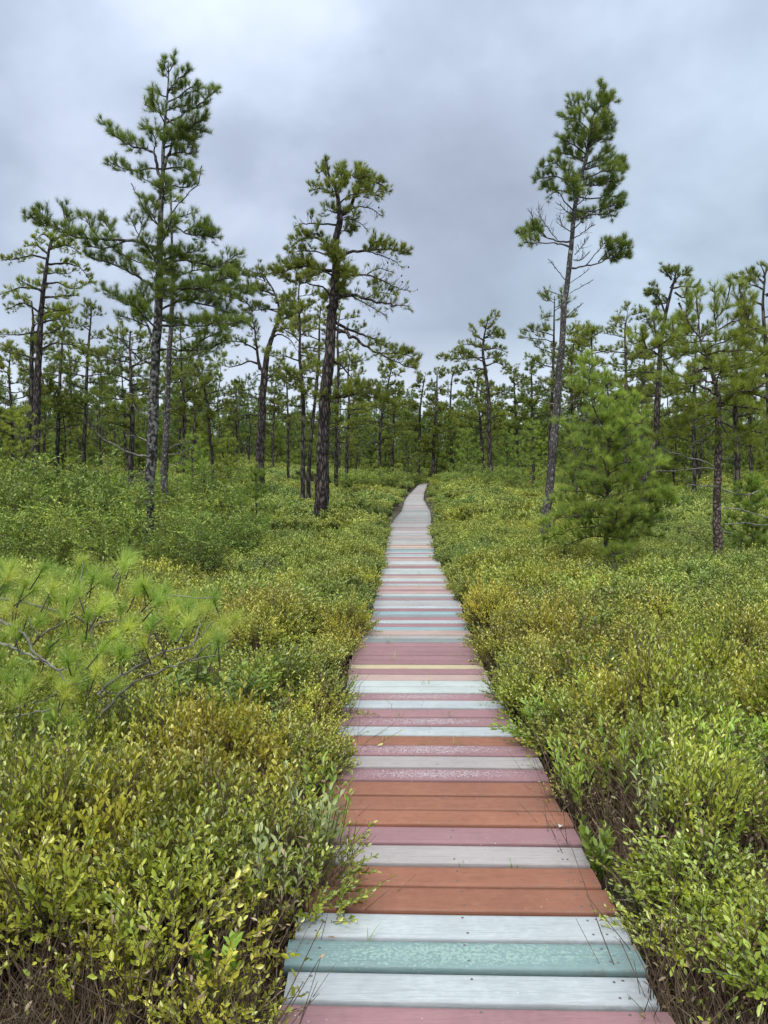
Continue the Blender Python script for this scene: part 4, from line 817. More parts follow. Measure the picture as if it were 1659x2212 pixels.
# --- tall leaning pine right of the walk
Y0 = 16.0
P, R = trunk_img([(1178.8, 1119), (1186, 1065), (1191, 1011), (1197, 939), (1204, 892), (1206, 827), (1214, 740), (1218, 669), (1222, 636), (1229, 582), (1235, 521), (1240, 464), (1249, 406), (1260, 366), (1269, 334), (1274, 277), (1285, 240), (1297.6, 185)],
                 [20, 18.5, 17.5, 16.5, 15.5, 14, 13, 12.5, 11.5, 11, 10, 9, 8, 7, 6, 4.5, 3, 1.5], ZR, Y0)
t = Tree(P[0], K=58, nlen=.125, nw=.0031, twig=.29, tstep=.058, tuft=.06, mat='white', bark='bark_grey', spread=1.05); t.trunk(P, R, 12, 60, .05)
for pts, kw in [
    ([(655, 230), (670, 180), (660, 135)], dict(r0=.01, s0=.1, twig=.16)), ([(625, 300), (580, 260), (550, 220)], dict(r0=.012, s0=.1)), ([(600, 380), (560, 320), (500, 270), (488, 210)], dict(r0=.014)), ([(590, 420), (520, 350), (430, 330)], dict(r0=.014)), ([(620, 320), (660, 260), (690, 230)], dict(r0=.012, s0=.1)), ([(610, 350), (660, 330), (715, 310)], dict(r0=.014, s0=.2)),
    ([(590, 440), (540, 410), (460, 400)], dict(r0=.014)), ([(580, 500), (650, 440), (725, 400)], dict(r0=.018, s0=.2, dens=1.4)), ([(580, 520), (650, 470), (710, 470)], dict(r0=.018, s0=.2, dens=1.4)),
    ([(572, 560), (490, 500), (420, 470)], dict(r0=.018, s0=.2, dens=1.3)), ([(575, 550), (550, 470), (500, 440)], dict(r0=.015, s0=.2, dens=1.3)), ([(575, 540), (600, 470), (600, 440)], dict(r0=.015, s0=.2, dens=1.3, k=-1)), ([(560, 600), (470, 560), (390, 540)], dict(r0=.018, s0=.2, dens=1.2)),
    ([(562, 620), (640, 580), (700, 540)], dict(r0=.018, s0=.4, dens=1.3)), ([(560, 650), (660, 620), (750, 600), (800, 640)], dict(r0=.02, s0=.4, dens=1.5)), ([(545, 690), (460, 650), (380, 610), (315, 630)], dict(r0=.02, s0=.45, dens=1.2)), ([(540, 710), (620, 680), (720, 650), (790, 660)], dict(r0=.02, s0=.45, dens=1.3)),
    ([(530, 730), (450, 710), (370, 690), (265, 710)], dict(r0=.02, s0=.5, dens=1.4)), ([(520, 780), (400, 775), (320, 750)], dict(r0=.018, s0=.6)), ([(535, 750), (640, 740), (720, 720), (745, 750)], dict(r0=.018, s0=.5, dens=1.4)),
    ([(520, 810), (620, 820), (700, 800), (775, 830)], dict(r0=.018, s0=.5, dens=1.5)), ([(505, 890), (600, 900), (690, 870), (770, 860)], dict(r0=.018, s0=.5, dens=1.4)), ([(500, 950), (600, 920), (700, 920), (745, 930)], dict(r0=.018, s0=.45, leafy=.8)), ([(500, 900), (440, 840), (400, 780), (330, 820)], dict(r0=.016, s0=.5, leafy=.4)),
    ([(500, 930), (450, 900), (410, 860)], dict(r0=.012, s0=.3, leafy=.0)), ([(500, 1000), (560, 940), (620, 900)], dict(r0=.012, s0=.3, leafy=.15)), ([(500, 870), (560, 820), (580, 760)], dict(r0=.012, s0=.3, leafy=.3)),
    ([(470, 1080), (400, 1080), (330, 1055), (250, 1010), (170, 1040)], dict(r0=.022, s0=.6, dens=1.8)), ([(465, 1112), (380, 1090), (300, 1090), (200, 1085)], dict(r0=.02, s0=.6, dens=1.2, leafy=.8)), ([(330, 1060), (290, 1020), (240, 1000)], dict(r0=.01, s0=.2, dens=1.4)),
    ([(478, 1022), (425, 985), (408, 925)], dict(leafy=0, s0=.3, r0=.01)), ([(400, 1080), (340, 1000), (300, 940), (280, 875)], dict(leafy=0, s0=.2, r0=.01)), ([(330, 1055), (260, 980), (235, 900)], dict(leafy=0, s0=.3, r0=.009)), ([(495, 1060), (560, 1020), (620, 975)], dict(leafy=0, s0=.3, r0=.011)),
    ([(485, 1240), (560, 1230), (640, 1210), (720, 1180), (820, 1170)], dict(s0=.55, r0=.022, dens=1.7)), ([(560, 1230), (640, 1140), (690, 1070)], dict(s0=.55, r0=.012, leafy=.6)), ([(640, 1205), (730, 1110), (800, 1080)], dict(s0=.4, r0=.014, dens=1.6)), ([(720, 1180), (780, 1130), (825, 1120)], dict(s0=.2, r0=.012, dens=1.5)),
    ([(490, 1190), (540, 1190), (580, 1150)], dict(leafy=0, s0=.2, r0=.013)), ([(500, 1160), (550, 1100), (560, 1060)], dict(leafy=0, s0=.2, r0=.010)),
    ([(447, 1315), (400, 1260), (345, 1190)], dict(leafy=0, s0=.3, r0=.01, twig=.15, dens=.5)), ([(470, 1330), (530, 1290), (580, 1250)], dict(leafy=0, s0=.5, r0=.007, twig=.15, dens=.5)), ([(470, 1392), (540, 1350), (610, 1310)], dict(leafy=0, s0=.5, r0=.008, twig=.15, dens=.5)), ([(432, 1412), (380, 1390), (333, 1375)], dict(leafy=0, s0=.5, r0=.009, twig=.1, dens=.5)), ([(440, 1540), (500, 1490), (550, 1450)], dict(leafy=0, s0=.5, r0=.007, twig=.12, dens=.5))]:
    t.img(pts, Z4, Y0, **kw)
for pts in [[(405, 830), (470, 770), (560, 700)], [(405, 860), (500, 850), (580, 860)], [(400, 800), (440, 760), (520, 740)], [(390, 700), (330, 680), (290, 640)], [(395, 770), (340, 760), (280, 740)]]:
    t.img(pts, Z5, Y0, leafy=0, s0=.4, r0=.014, mat=2)
t.auto(float(at(0, 470, Y0)[2]), float(at(0, 220, Y0)[2]), 12, .85, .3, az=[1.57, -1.57, 0], rise=.35, r0=.016)
t.finish('white_pine', 'tall leaning pine right of the boardwalk with a bare grey lower trunk and narrow crown')

# --- lone pine near where the walk ends
Y0 = 38.0
P, R = trunk_img([(1500, 1960), (1492, 1800), (1490, 1700), (1485, 1480), (1470, 1340), (1455, 1250), (1460, 1150), (1490, 1020)], [10.5, 9.5, 9, 8, 7, 6, 4, 1.5], Z3, Y0)
t = Tree(P[0], K=26, nlen=.18, nw=.013, twig=.48, tstep=.11, tuft=.12, mat='pitch', bark='bark_dark'); t.trunk(P, R, 8, 40, .05)
for pts, kw in [([(1455, 1265), (1400, 1265), (1330, 1270), (1195, 1270)], dict(s0=.15, dens=1.3)), ([(1400, 1265), (1350, 1225), (1290, 1240)], dict(s0=.1)), ([(1465, 1170), (1410, 1130), (1380, 1090)], dict(s0=.2)), ([(1460, 1210), (1390, 1190), (1330, 1190)], dict(s0=.2)), ([(1465, 1150), (1520, 1120), (1555, 1130)], dict(s0=.2)),
                ([(1460, 1220), (1530, 1210), (1595, 1235)], dict(s0=.2)), ([(1470, 1310), (1540, 1290), (1595, 1340)], dict(s0=.3)), ([(1480, 1100), (1510, 1070), (1520, 1060)], dict(s0=.1, twig=.3)), ([(1475, 1100), (1455, 1080), (1440, 1060)], dict(s0=.1, twig=.3)), ([(1465, 1330), (1430, 1340), (1390, 1400)], dict(s0=.5, leafy=.5)),
                ([(1485, 1480), (1420, 1440), (1360, 1400)], dict(s0=.3)), ([(1485, 1490), (1560, 1460), (1620, 1450)], dict(s0=.3)), ([(1488, 1600), (1430, 1570), (1370, 1600)], dict(s0=.2)), ([(1488, 1620), (1540, 1600), (1600, 1600)], dict(s0=.2))]:
    t.img(pts, Z3, Y0, r0=.05, **kw)
t.auto(float(at(0, 800, Y0)[2]), float(at(0, 690, Y0)[2]), 8, 1.7, .5, rise=.1, r0=.04)
t.finish('pitch_pine', 'lone pine with a one-sided flat crown standing right of where the boardwalk disappears')

# --- young red-barked pine on the right
Y0 = 12.0
P, R = trunk_img([(1551, 1185), (1549, 1130), (1548.6, 1062), (1552, 991), (1551.5, 901.5), (1554, 874), (1548.6, 841), (1541, 818), (1532, 784), (1527, 766), (1512.6, 737), (1509, 690), (1503, 650)], [20, 18, 16, 15, 13, 11, 9.5, 8, 7, 6, 4.5, 3, 2], ZR, Y0)
t = Tree(P[0], K=46, nlen=.13, nw=.0029, twig=.27, tstep=.082, tuft=.06, mat='olive', bark='bark_red', spread=.9); t.trunk(P, R, 12, 60, .05)
for pts, kw in [
    ([(970, 1280), (880, 1220), (800, 1190), (700, 1210), (590, 1250), (480, 1310)], dict(s0=.35, r0=.025, dens=1.2)), ([(955, 1170), (850, 1150), (700, 1170), (500, 1170), (430, 1110)], dict(s0=.25, r0=.018, dens=1.2)), ([(920, 1030), (820, 1050), (700, 1110), (600, 1090), (500, 1020), (440, 910), (340, 850), (270, 750), (210, 640)], dict(s0=.3, r0=.022, dens=1.3, k=.2)),
    ([(340, 850), (450, 800), (560, 700), (560, 600)], dict(s0=.2, r0=.014, dens=1.2)), ([(440, 910), (390, 640), (370, 540)], dict(s0=.2, r0=.012)), ([(270, 750), (200, 790), (140, 760)], dict(s0=.2, r0=.01)), ([(900, 920), (800, 870), (700, 870), (600, 950)], dict(s0=.2, r0=.015, dens=1.2)),
    ([(825, 770), (700, 780), (600, 750), (570, 700)], dict(s0=.15, r0=.014, dens=1.1)), ([(830, 740), (740, 640), (700, 560), (690, 430), (690, 250)], dict(s0=.2, r0=.013, dens=1.2)), ([(815, 560), (800, 450), (780, 330)], dict(s0=.1, r0=.01)), ([(825, 770), (950, 770), (1080, 740), (1250, 720)], dict(s0=.2, r0=.014)),
    ([(830, 760), (900, 700), (975, 680), (970, 560), (955, 440), (960, 240)], dict(s0=.25, r0=.014)), ([(970, 560), (1060, 450), (1100, 300), (1120, 210)], dict(s0=.1, r0=.012)), ([(975, 680), (1090, 600), (1200, 560), (1260, 440)], dict(s0=.2, r0=.014)),
    ([(920, 1025), (1000, 1010), (1150, 1020), (1300, 1010), (1475, 960), (1700, 900)], dict(s0=.2, r0=.02, dens=1.3)), ([(1000, 1260), (1100, 1260), (1200, 1250), (1330, 1240), (1400, 1200), (1475, 1150), (1650, 1100)], dict(s0=.2, r0=.024, dens=1.2)), ([(990, 1210), (1120, 1190), (1250, 1240), (1350, 1310)], dict(s0=.2, r0=.016, leafy=.9)),
    ([(1020, 1540), (1150, 1600), (1280, 1625), (1350, 1640), (1480, 1650)], dict(s0=.3, r0=.018, dens=1.2)), ([(1030, 1560), (1100, 1680), (1200, 1750), (1380, 1800)], dict(s0=.3, r0=.014, dens=1.5)), ([(1120, 1000), (1180, 860), (1260, 680), (1290, 520), (1330, 330)], dict(s0=.45, r0=.02, dens=1.1, k=.5)), ([(1260, 690), (1380, 640), (1475, 740), (1650, 740)], dict(s0=.2, r0=.014)),
    ([(1290, 560), (1220, 380), (1200, 220)], dict(s0=.1, r0=.012)), ([(955, 1310), (880, 1360), (700, 1390), (560, 1380)], dict(s0=.2, r0=.016, leafy=.9)), ([(960, 1440), (850, 1500), (720, 1570), (520, 1600)], dict(s0=.2, r0=.014)), ([(960, 1500), (880, 1560), (700, 1650), (500, 1700), (380, 1740)], dict(s0=.25, r0=.014, leafy=.9)),
    ([(985, 1600), (900, 1700), (800, 1760), (700, 1800)], dict(s0=.2, r0=.012, leafy=.4)), ([(1000, 1450), (900, 1480), (800, 1480)], dict(s0=.1, r0=.012, k=-1)), ([(1000, 1350), (1100, 1380), (1250, 1400), (1400, 1420)], dict(s0=.1, r0=.016)), ([(990, 1620), (1010, 1660), (1060, 1720)], dict(s0=.1, r0=.012, k=-1)),
    ([(915, 1000), (870, 940), (900, 860)], dict(s0=.1, r0=.012, k=-1)), ([(1000, 1120), (1100, 1100), (1300, 1110), (1480, 1060)], dict(s0=.1, r0=.016)), ([(900, 900), (1000, 870), (1150, 860), (1350, 860)], dict(s0=.1, r0=.016)),
    ([(970, 1985), (880, 1930), (700, 1880), (500, 1820), (450, 1780)], dict(leafy=0, s0=.4, r0=.014, mat=2, dens=.6)), ([(970, 1995), (850, 1980), (650, 2010), (400, 2020), (330, 2010)], dict(leafy=0, s0=.4, r0=.013, mat=2, dens=.6)), ([(1020, 1900), (1150, 1900)], dict(leafy=0, s0=.6, r0=.007, mat=2, dens=.4)),
    ([(960, 1620), (850, 1700), (780, 1740), (700, 1790)], dict(leafy=0, s0=.3, r0=.009, mat=2, dens=.6)), ([(1020, 2170), (850, 2160), (700, 2140)], dict(leafy=0, s0=.4, r0=.008, mat=2, dens=.6))]:
    t.img(pts, Z8, Y0, **kw)
for pts in [[(1390, 1392), (1500, 1400), (1560, 1420), (1700, 1460)], [(1395, 1490), (1480, 1480), (1700, 1500)], [(1385, 1280), (1450, 1300), (1530, 1310), (1600, 1290)], [(1385, 1530), (1440, 1540)]]:
    t.img(pts, Z5, Y0, leafy=0, s0=.4, r0=.012, mat=2, dens=.6)
t.auto(float(at(0, 900, Y0)[2]), float(at(0, 700, Y0)[2]), 8, .9, .6, az=[1.57, -1.57], rise=.25, r0=.014)
t.finish('young_pine', 'young pine with reddish scaly trunk and olive green crown at the right edge')

# --- bushy sapling right of the walk
Y0 = 11.0
def sapling_tree(x, ybase, ytop, Y0, wid, mat='sap', K=34, nlen=.085, nw=.0028, label='', name='pine_sapling', lean=0, group=None, tw=.2, ts=.07, n_wh=9, wh=6, gap=0, do=True, nx0=None, low=.02):
    b = at(x, ybase, Y0) if x is not None else nx0
    g = float(terr(b[0], Y0)); base = np.array([b[0], Y0, g])
    top = at(x + lean, ytop, Y0) if x is not None else None
    hh = top[2] - g
    t = Tree(base, K=K, nlen=nlen, nw=nw, twig=tw, tstep=ts, tuft=nlen * .62, mat=mat, bark='bark_grey', spread=.9)
    t.trunk([base, base + (top - base) * .35 + [.02, 0, 0], base + (top - base) * .7 - [.02, 0, 0], top], [hh * .013 + .004, hh * .010 + .003, hh * .006 + .002, .004], 8, 24)
    for i in range(n_wh):
        f = low + (1 - low) * (i / n_wh) ** .95; p, r = t.tpoint(g + hh * f)
        for a in range(wh):
            az = a * 6.283 / wh + t.R.uniform(-.4, .4) + i; ln = wid * (1 - f) ** .75 * t.R.uniform(.65, 1.15) + .08
            d = np.array([math.cos(az), math.sin(az), 0]); rs = .25 + .55 * f + t.R.uniform(-.1, .15)
            t.limb(np.array([p, p + d * ln * .5 + [0, 0, ln * rs * .35], p + d * ln + [0, 0, ln * rs]]), r0=.004 + .008 * ln, r1=.003, s0=.18, twig=tw * (.5 + .5 * (1 - f)))
    t.twigs(np.array([p, (p + top) / 2, top]), .1, 1, 1, .08)
    return t.finish(name, label, group)
t = Tree(at(1308, 1180, Y0), K=56, nlen=.105, nw=.0026, twig=.24, tstep=.07, tuft=.06, mat='sap', bark='bark_grey', spread=.85)
P, R = trunk_img([(1308, 1175), (1312, 1100), (1313, 1020), (1316, 940), (1318, 880), (1312, 840), (1305, 800)], [10, 8.5, 7, 5, 4, 3, 2], ZR, Y0); t.base = P[0]; t.trunk(P, R, 8, 40)
for pts, kw in [
    ([(710, 1100), (660, 1040), (600, 970), (540, 920)], {}), ([(705, 1100), (760, 1020), (790, 910), (830, 860), (860, 700)], dict(r0=.02)), ([(710, 1000), (660, 900), (600, 720), (590, 560), (585, 480)], dict(r0=.016)), ([(590, 640), (540, 560), (560, 500)], {}), ([(600, 720), (520, 680), (470, 640)], {}), ([(610, 740), (680, 680), (690, 600)], {}),
    ([(700, 980), (640, 880), (560, 830), (500, 850)], {}), ([(690, 950), (740, 880), (700, 800), (650, 740)], {}), ([(700, 1060), (600, 1010), (500, 960), (430, 900), (380, 870)], dict(twig=.16)), ([(700, 1090), (620, 1060), (520, 1020), (450, 980)], dict(twig=.18)), ([(710, 1000), (800, 960), (850, 900), (930, 850)], {}), ([(710, 1090), (800, 1060), (900, 1040), (940, 1000)], {}),
    ([(710, 1190), (620, 1150), (530, 1120), (470, 1130)], dict(twig=.18)), ([(710, 1180), (820, 1140), (930, 1090), (1020, 1080)], {}), ([(705, 1260), (610, 1230), (520, 1200), (440, 1200)], dict(twig=.18)), ([(705, 1260), (800, 1210), (900, 1200), (970, 1180)], {}), ([(700, 1330), (600, 1300), (500, 1290), (420, 1300)], dict(twig=.2)), ([(700, 1330), (820, 1290), (940, 1270), (1000, 1260)], dict(dens=1.2)),
    ([(700, 1400), (560, 1380), (430, 1370), (340, 1350)], dict(dens=1.3)), ([(700, 1400), (820, 1390), (950, 1340), (1080, 1300)], dict(dens=1.3)), ([(695, 1450), (560, 1440), (440, 1440), (300, 1500)], dict(dens=1.3)), ([(700, 1450), (830, 1440), (960, 1440), (1010, 1390), (1100, 1350)], dict(dens=1.3)), ([(695, 1500), (600, 1500), (480, 1520), (380, 1560), (290, 1590)], dict(dens=1.2)),
    ([(700, 1500), (840, 1500), (960, 1480), (1110, 1440)], dict(dens=1.3)), ([(695, 1560), (600, 1560), (500, 1590), (420, 1620)], {}), ([(700, 1560), (800, 1570), (900, 1550), (980, 1560)], {}), ([(700, 1420), (640, 1400), (580, 1420)], dict(k=-1.5)), ([(700, 1380), (760, 1360), (820, 1380)], dict(k=-1.5)), ([(700, 1250), (650, 1230), (600, 1260)], dict(k=-1.3)), ([(700, 1300), (750, 1250), (800, 1260)], dict(k=-1.3))]:
    kw = dict(kw); kw.setdefault('r0', .012); t.img(pts, Z5, Y0, s0=.12, r1=.004, up=.45, **kw)
t.auto(float(at(0, 1200, Y0)[2]), float(at(0, 1090, Y0)[2]), 8, .9, .8, az=[1.3, -1.57, 0, -.6], rise=.15, r0=.01, s0=.12)
t.auto(float(at(0, 1170, Y0)[2]), float(at(0, 870, Y0)[2]), 22, 1.0, .3, az=[1.2, -1.3, -1.2, -1.6, 0], rise=.3, r0=.01, s0=.15)
t.finish('pine_sapling', 'bushy bright green pine sapling growing beside the tall leaning pine on the right')

# --- dark pine at far left and its leaning neighbour
Y0 = 29.0
P, R = trunk_img([(77, 993), (79, 921), (81, 831), (84.6, 759), (88, 687), (95.4, 615), (104, 552), (112, 505)], [17, 16, 15, 13, 12, 9, 6, 2], ZR, Y0)
t = Tree(P[0], K=30, nlen=.15, nw=.009, twig=.40, tstep=.09, tuft=.095, mat='olive', bark='bark_pitch'); t.trunk(P, R, 10, 40, .05)
for pts, kw in [([(285, 1370), (200, 1350), (100, 1370), (15, 1375)], dict(dens=1.3)), ([(290, 1340), (220, 1290), (170, 1290)], {}), ([(300, 1310), (400, 1290), (480, 1330)], {}), ([(280, 1400), (380, 1400), (480, 1420), (540, 1500)], dict(dens=1.3)), ([(272, 1520), (350, 1510), (430, 1550), (550, 1500)], {}), ([(262, 1560), (160, 1540), (60, 1560), (-20, 1590)], {}), ([(265, 1600), (380, 1590), (465, 1590)], {}),
                ([(320, 1260), (260, 1220), (220, 1250)], {}), ([(320, 1260), (380, 1230), (440, 1250)], {}), ([(300, 1300), (320, 1240), (310, 1210)], {})]:
    t.img(pts, Z1, Y0, s0=.25, r0=.05, **kw)
for pts, kw in [([(240, 280), (320, 260), (380, 250)], {}), ([(235, 330), (110, 350), (0, 350)], dict(leafy=.4)), ([(235, 450), (330, 400), (450, 420), (500, 450)], {}), ([(225, 500), (100, 460), (0, 430)], {}), ([(245, 220), (140, 160), (40, 200)], {}), ([(235, 350), (300, 340), (380, 300)], {})]:
    t.img(pts, Z2, Y0, s0=.25, r0=.05, **kw)
t.auto(P[5][2], P[-1][2], 9, 1.6, .7, rise=.15, r0=.04)
t.finish('pitch_pine', 'open crowned dark pine with flaky trunk near the left edge')
Y0 = 30.0
P, R = trunk_img([(130, 1120), (160, 950), (185, 800), (190, 500), (192, 350), (200, 280), (190, 150)], [15, 14, 12, 9, 8, 6, 3], Z2, Y0)
t = Tree(P[0], K=28, nlen=.15, nw=.010, twig=.40, tstep=.09, tuft=.1, mat='olive', bark='bark_dark'); t.trunk(P, R, 8, 36, .05)
t.auto(float(at(0, 800, Y0)[2]), P[-1][2], 7, 1.4, .9, rise=.15, r0=.035)
t.img([(170, 900), (100, 850), (20, 840)], Z2, Y0, s0=.1, r0=.04, dens=1.5); t.img([(190, 800), (240, 760), (270, 800)], Z2, Y0, s0=.1, r0=.03, dens=1.5)
t.finish('pitch_pine', 'crooked pine leaning against the line of the dark pine at the left edge')

# --- thick forked pine left of the big pitch pine
Y0 = 30.0
P, R = trunk_img([(170, 1875), (175, 1760), (180, 1650), (185, 1480), (200, 1340), (215, 1230), (245, 1130), (270, 1060), (280, 980), (250, 880), (200, 800)], [20, 18.5, 17.5, 16, 14, 11.5, 9, 7, 5, 4, 2], Z3, Y0)
t = Tree(P[0], K=30, nlen=.155, nw=.009, twig=.40, tstep=.09, tuft=.10, mat='pitch', bark='bark_pitch'); t.trunk(P, R, 10, 44, .06)
for pts, kw in [([(190, 1350), (160, 1300), (150, 1200), (140, 1100), (120, 1000)], dict(r0=.1, s0=.4)), ([(160, 1300), (100, 1290), (0, 1320), (-40, 1300)], dict(leafy=.4, r0=.05)), ([(150, 1220), (80, 1180), (0, 1170), (-50, 1190)], {}), ([(240, 1150), (280, 1130), (340, 1160), (400, 1240)], dict(leafy=.1, r0=.05)), ([(235, 1150), (280, 1060), (300, 980), (340, 900), (380, 860)], {}),
                ([(140, 1100), (80, 1060), (20, 1080), (-20, 1100)], {}), ([(130, 1000), (80, 930), (20, 920)], dict(dens=1.2)), ([(250, 900), (150, 860), (60, 850)], dict(dens=1.3)), ([(230, 850), (180, 780), (100, 790)], dict(dens=1.3)), ([(260, 950), (330, 920), (400, 960)], dict(dens=1.2)), ([(270, 1000), (200, 980), (120, 960)], dict(dens=1.3)),
                ([(280, 1040), (360, 1040), (440, 1060)], {}), ([(150, 1500), (100, 1470), (50, 1470)], dict(leafy=0, r0=.035)), ([(150, 1600), (100, 1590), (60, 1620)], dict(leafy=0, r0=.035)), ([(210, 1540), (290, 1545)], dict(leafy=.2, r0=.02)), ([(210, 1390), (270, 1330), (290, 1280)], dict(s0=.1)), ([(205, 1380), (170, 1360), (130, 1390)], dict(s0=.3, leafy=.5)), ([(200, 820), (170, 770), (160, 730)], dict(s0=.1))]:
    kw = dict(kw); kw.setdefault('r0', .04); kw.setdefault('s0', .25); t.img(pts, Z3, Y0, **kw)
t.auto(float(at(0, 720, Y0)[2]), P[-1][2], 10, 1.8, 1.2, rise=.15, r0=.04)
t.finish('pitch_pine', 'thick forked pine with a broad crown left of the big plated pitch pine')

# --- forked dark pine on the right against the sky
Y0 = 24.0
P, R = trunk_img([(1395, 1045), (1405, 1000), (1417, 943), (1421, 850), (1428, 740), (1436, 690), (1447, 640), (1458, 600), (1460, 582)], [15, 14, 13, 12, 9, 8, 6, 4, 2], ZR, Y0)
t = Tree(P[0], K=32, nlen=.145, nw=.0075, twig=.36, tstep=.08, tuft=.09, mat='pitch', bark='bark_pitch'); t.trunk(P, R, 10, 40, .05)
for pts, kw in [([(490, 500), (430, 350), (370, 310), (330, 340)], dict(dens=1.4, s0=.4)), ([(520, 380), (480, 340), (340, 260)], dict(s0=.6)), ([(540, 260), (570, 190), (600, 80)], dict(dens=1.2)), ([(560, 260), (700, 240), (830, 270)], dict(dens=1.3)), ([(570, 200), (640, 130), (720, 130)], dict(dens=1.3)), ([(550, 180), (510, 120), (490, 60)], dict(dens=1.2)), ([(580, 300), (660, 350), (760, 340)], {}),
                ([(620, 400), (650, 470), (650, 520)], dict(leafy=.4)), ([(460, 560), (400, 430), (430, 400)], {}), ([(450, 640), (560, 600), (660, 560)], {}), ([(440, 700), (350, 640), (300, 680)], {}), ([(440, 1180), (550, 1270), (650, 1230)], dict(leafy=.2)), ([(430, 900), (300, 870), (200, 900)], {}), ([(430, 1290), (320, 1300), (250, 1270)], dict(leafy=.5)), ([(430, 800), (560, 760), (680, 780)], {})]:
    kw = dict(kw); kw.setdefault('r0', .035); kw.setdefault('s0', .25); t.img(pts, Z8, Y0, **kw)
t.auto(float(at(0, 900, Y0)[2]), P[-2][2], 8, 1.3, .7, rise=.15, r0=.03)
t.conify(25)
t.finish('pitch_pine', 'dark pine with a forked top rising above the right-hand trees')
Y0 = 22.0
P, R = trunk_img([(1668, 1020), (1662, 900), (1655, 760), (1648, 660), (1652, 600), (1645, 575)], [14, 12, 10, 6, 4, 2], ZR, Y0)
t = Tree(P[0], K=32, nlen=.145, nw=.0075, twig=.36, tstep=.08, tuft=.09, mat='pitch', bark='bark_dark'); t.trunk(P, R, 8, 40, .05)
for pts, kw in [([(1650, 612), (1635, 597), (1625, 588)], dict(s0=.5)), ([(1650, 625), (1632, 618), (1612, 612)], dict(s0=.3, dens=1.4)), ([(1650, 600), (1656, 580), (1652, 572)], dict(s0=.4)), ([(1650, 660), (1620, 650), (1590, 660)], {}), ([(1655, 720), (1620, 690), (1580, 690)], {}), ([(1655, 640), (1680, 620), (1700, 620)], {}), ([(1658, 800), (1610, 770), (1560, 780)], {}), ([(1660, 860), (1610, 850), (1570, 860)], {})]:
    kw = dict(kw); kw.setdefault('s0', .25); t.img(pts, ZR, Y0, r0=.035, **kw)
t.auto(float(at(0, 900, Y0)[2]), P[-2][2], 8, 1.4, .8, rise=.15, r0=.03)
t.finish('pitch_pine', 'pine cut off by the right edge, its top beside the sky')

# --- other single pines, crown grown freely on a measured trunk
def free_pine(pts, ws, Y0, zlo, label, mat='pitch', bark='bark_dark', n=12, l0=1.3, l1=.6, K=24, nlen=.17, nw=.012, twig=.44, rise=.15, leafy=1, tstep=.11, name='pitch_pine', dens=1.0, low=0):
    P, R = trunk_img(pts, [a * .85 for a in ws], ZR, Y0)
    s_ = Y0 / 32; zlo += 55
    t = Tree(P[0], K=K, nlen=nlen, nw=nw * s_, twig=twig, tstep=tstep, tuft=.11, mat=mat, bark=bark); t.trunk(P, R, 8, 36, .05)
    t.auto(float(at(0, zlo, Y0)[2]), P[-1][2] - .1, int(n * 1.65), l0, l1, rise=rise, r0=.035, leafy=leafy, dens=dens, prof=lambda f: .75 + .5 * math.sin(f * 3.1))
    if low:
        t.auto(float(at(0, zlo, Y0)[2]) - 1.2, float(at(0, zlo, Y0)[2]), low, .8, 1.0, leafy=.05, r0=.02, mat=2)
    t.auto(P[-1][2] - .5, P[-1][2], 3, .5, .3, rise=.5, r0=.02)
    return t.finish(name, label)
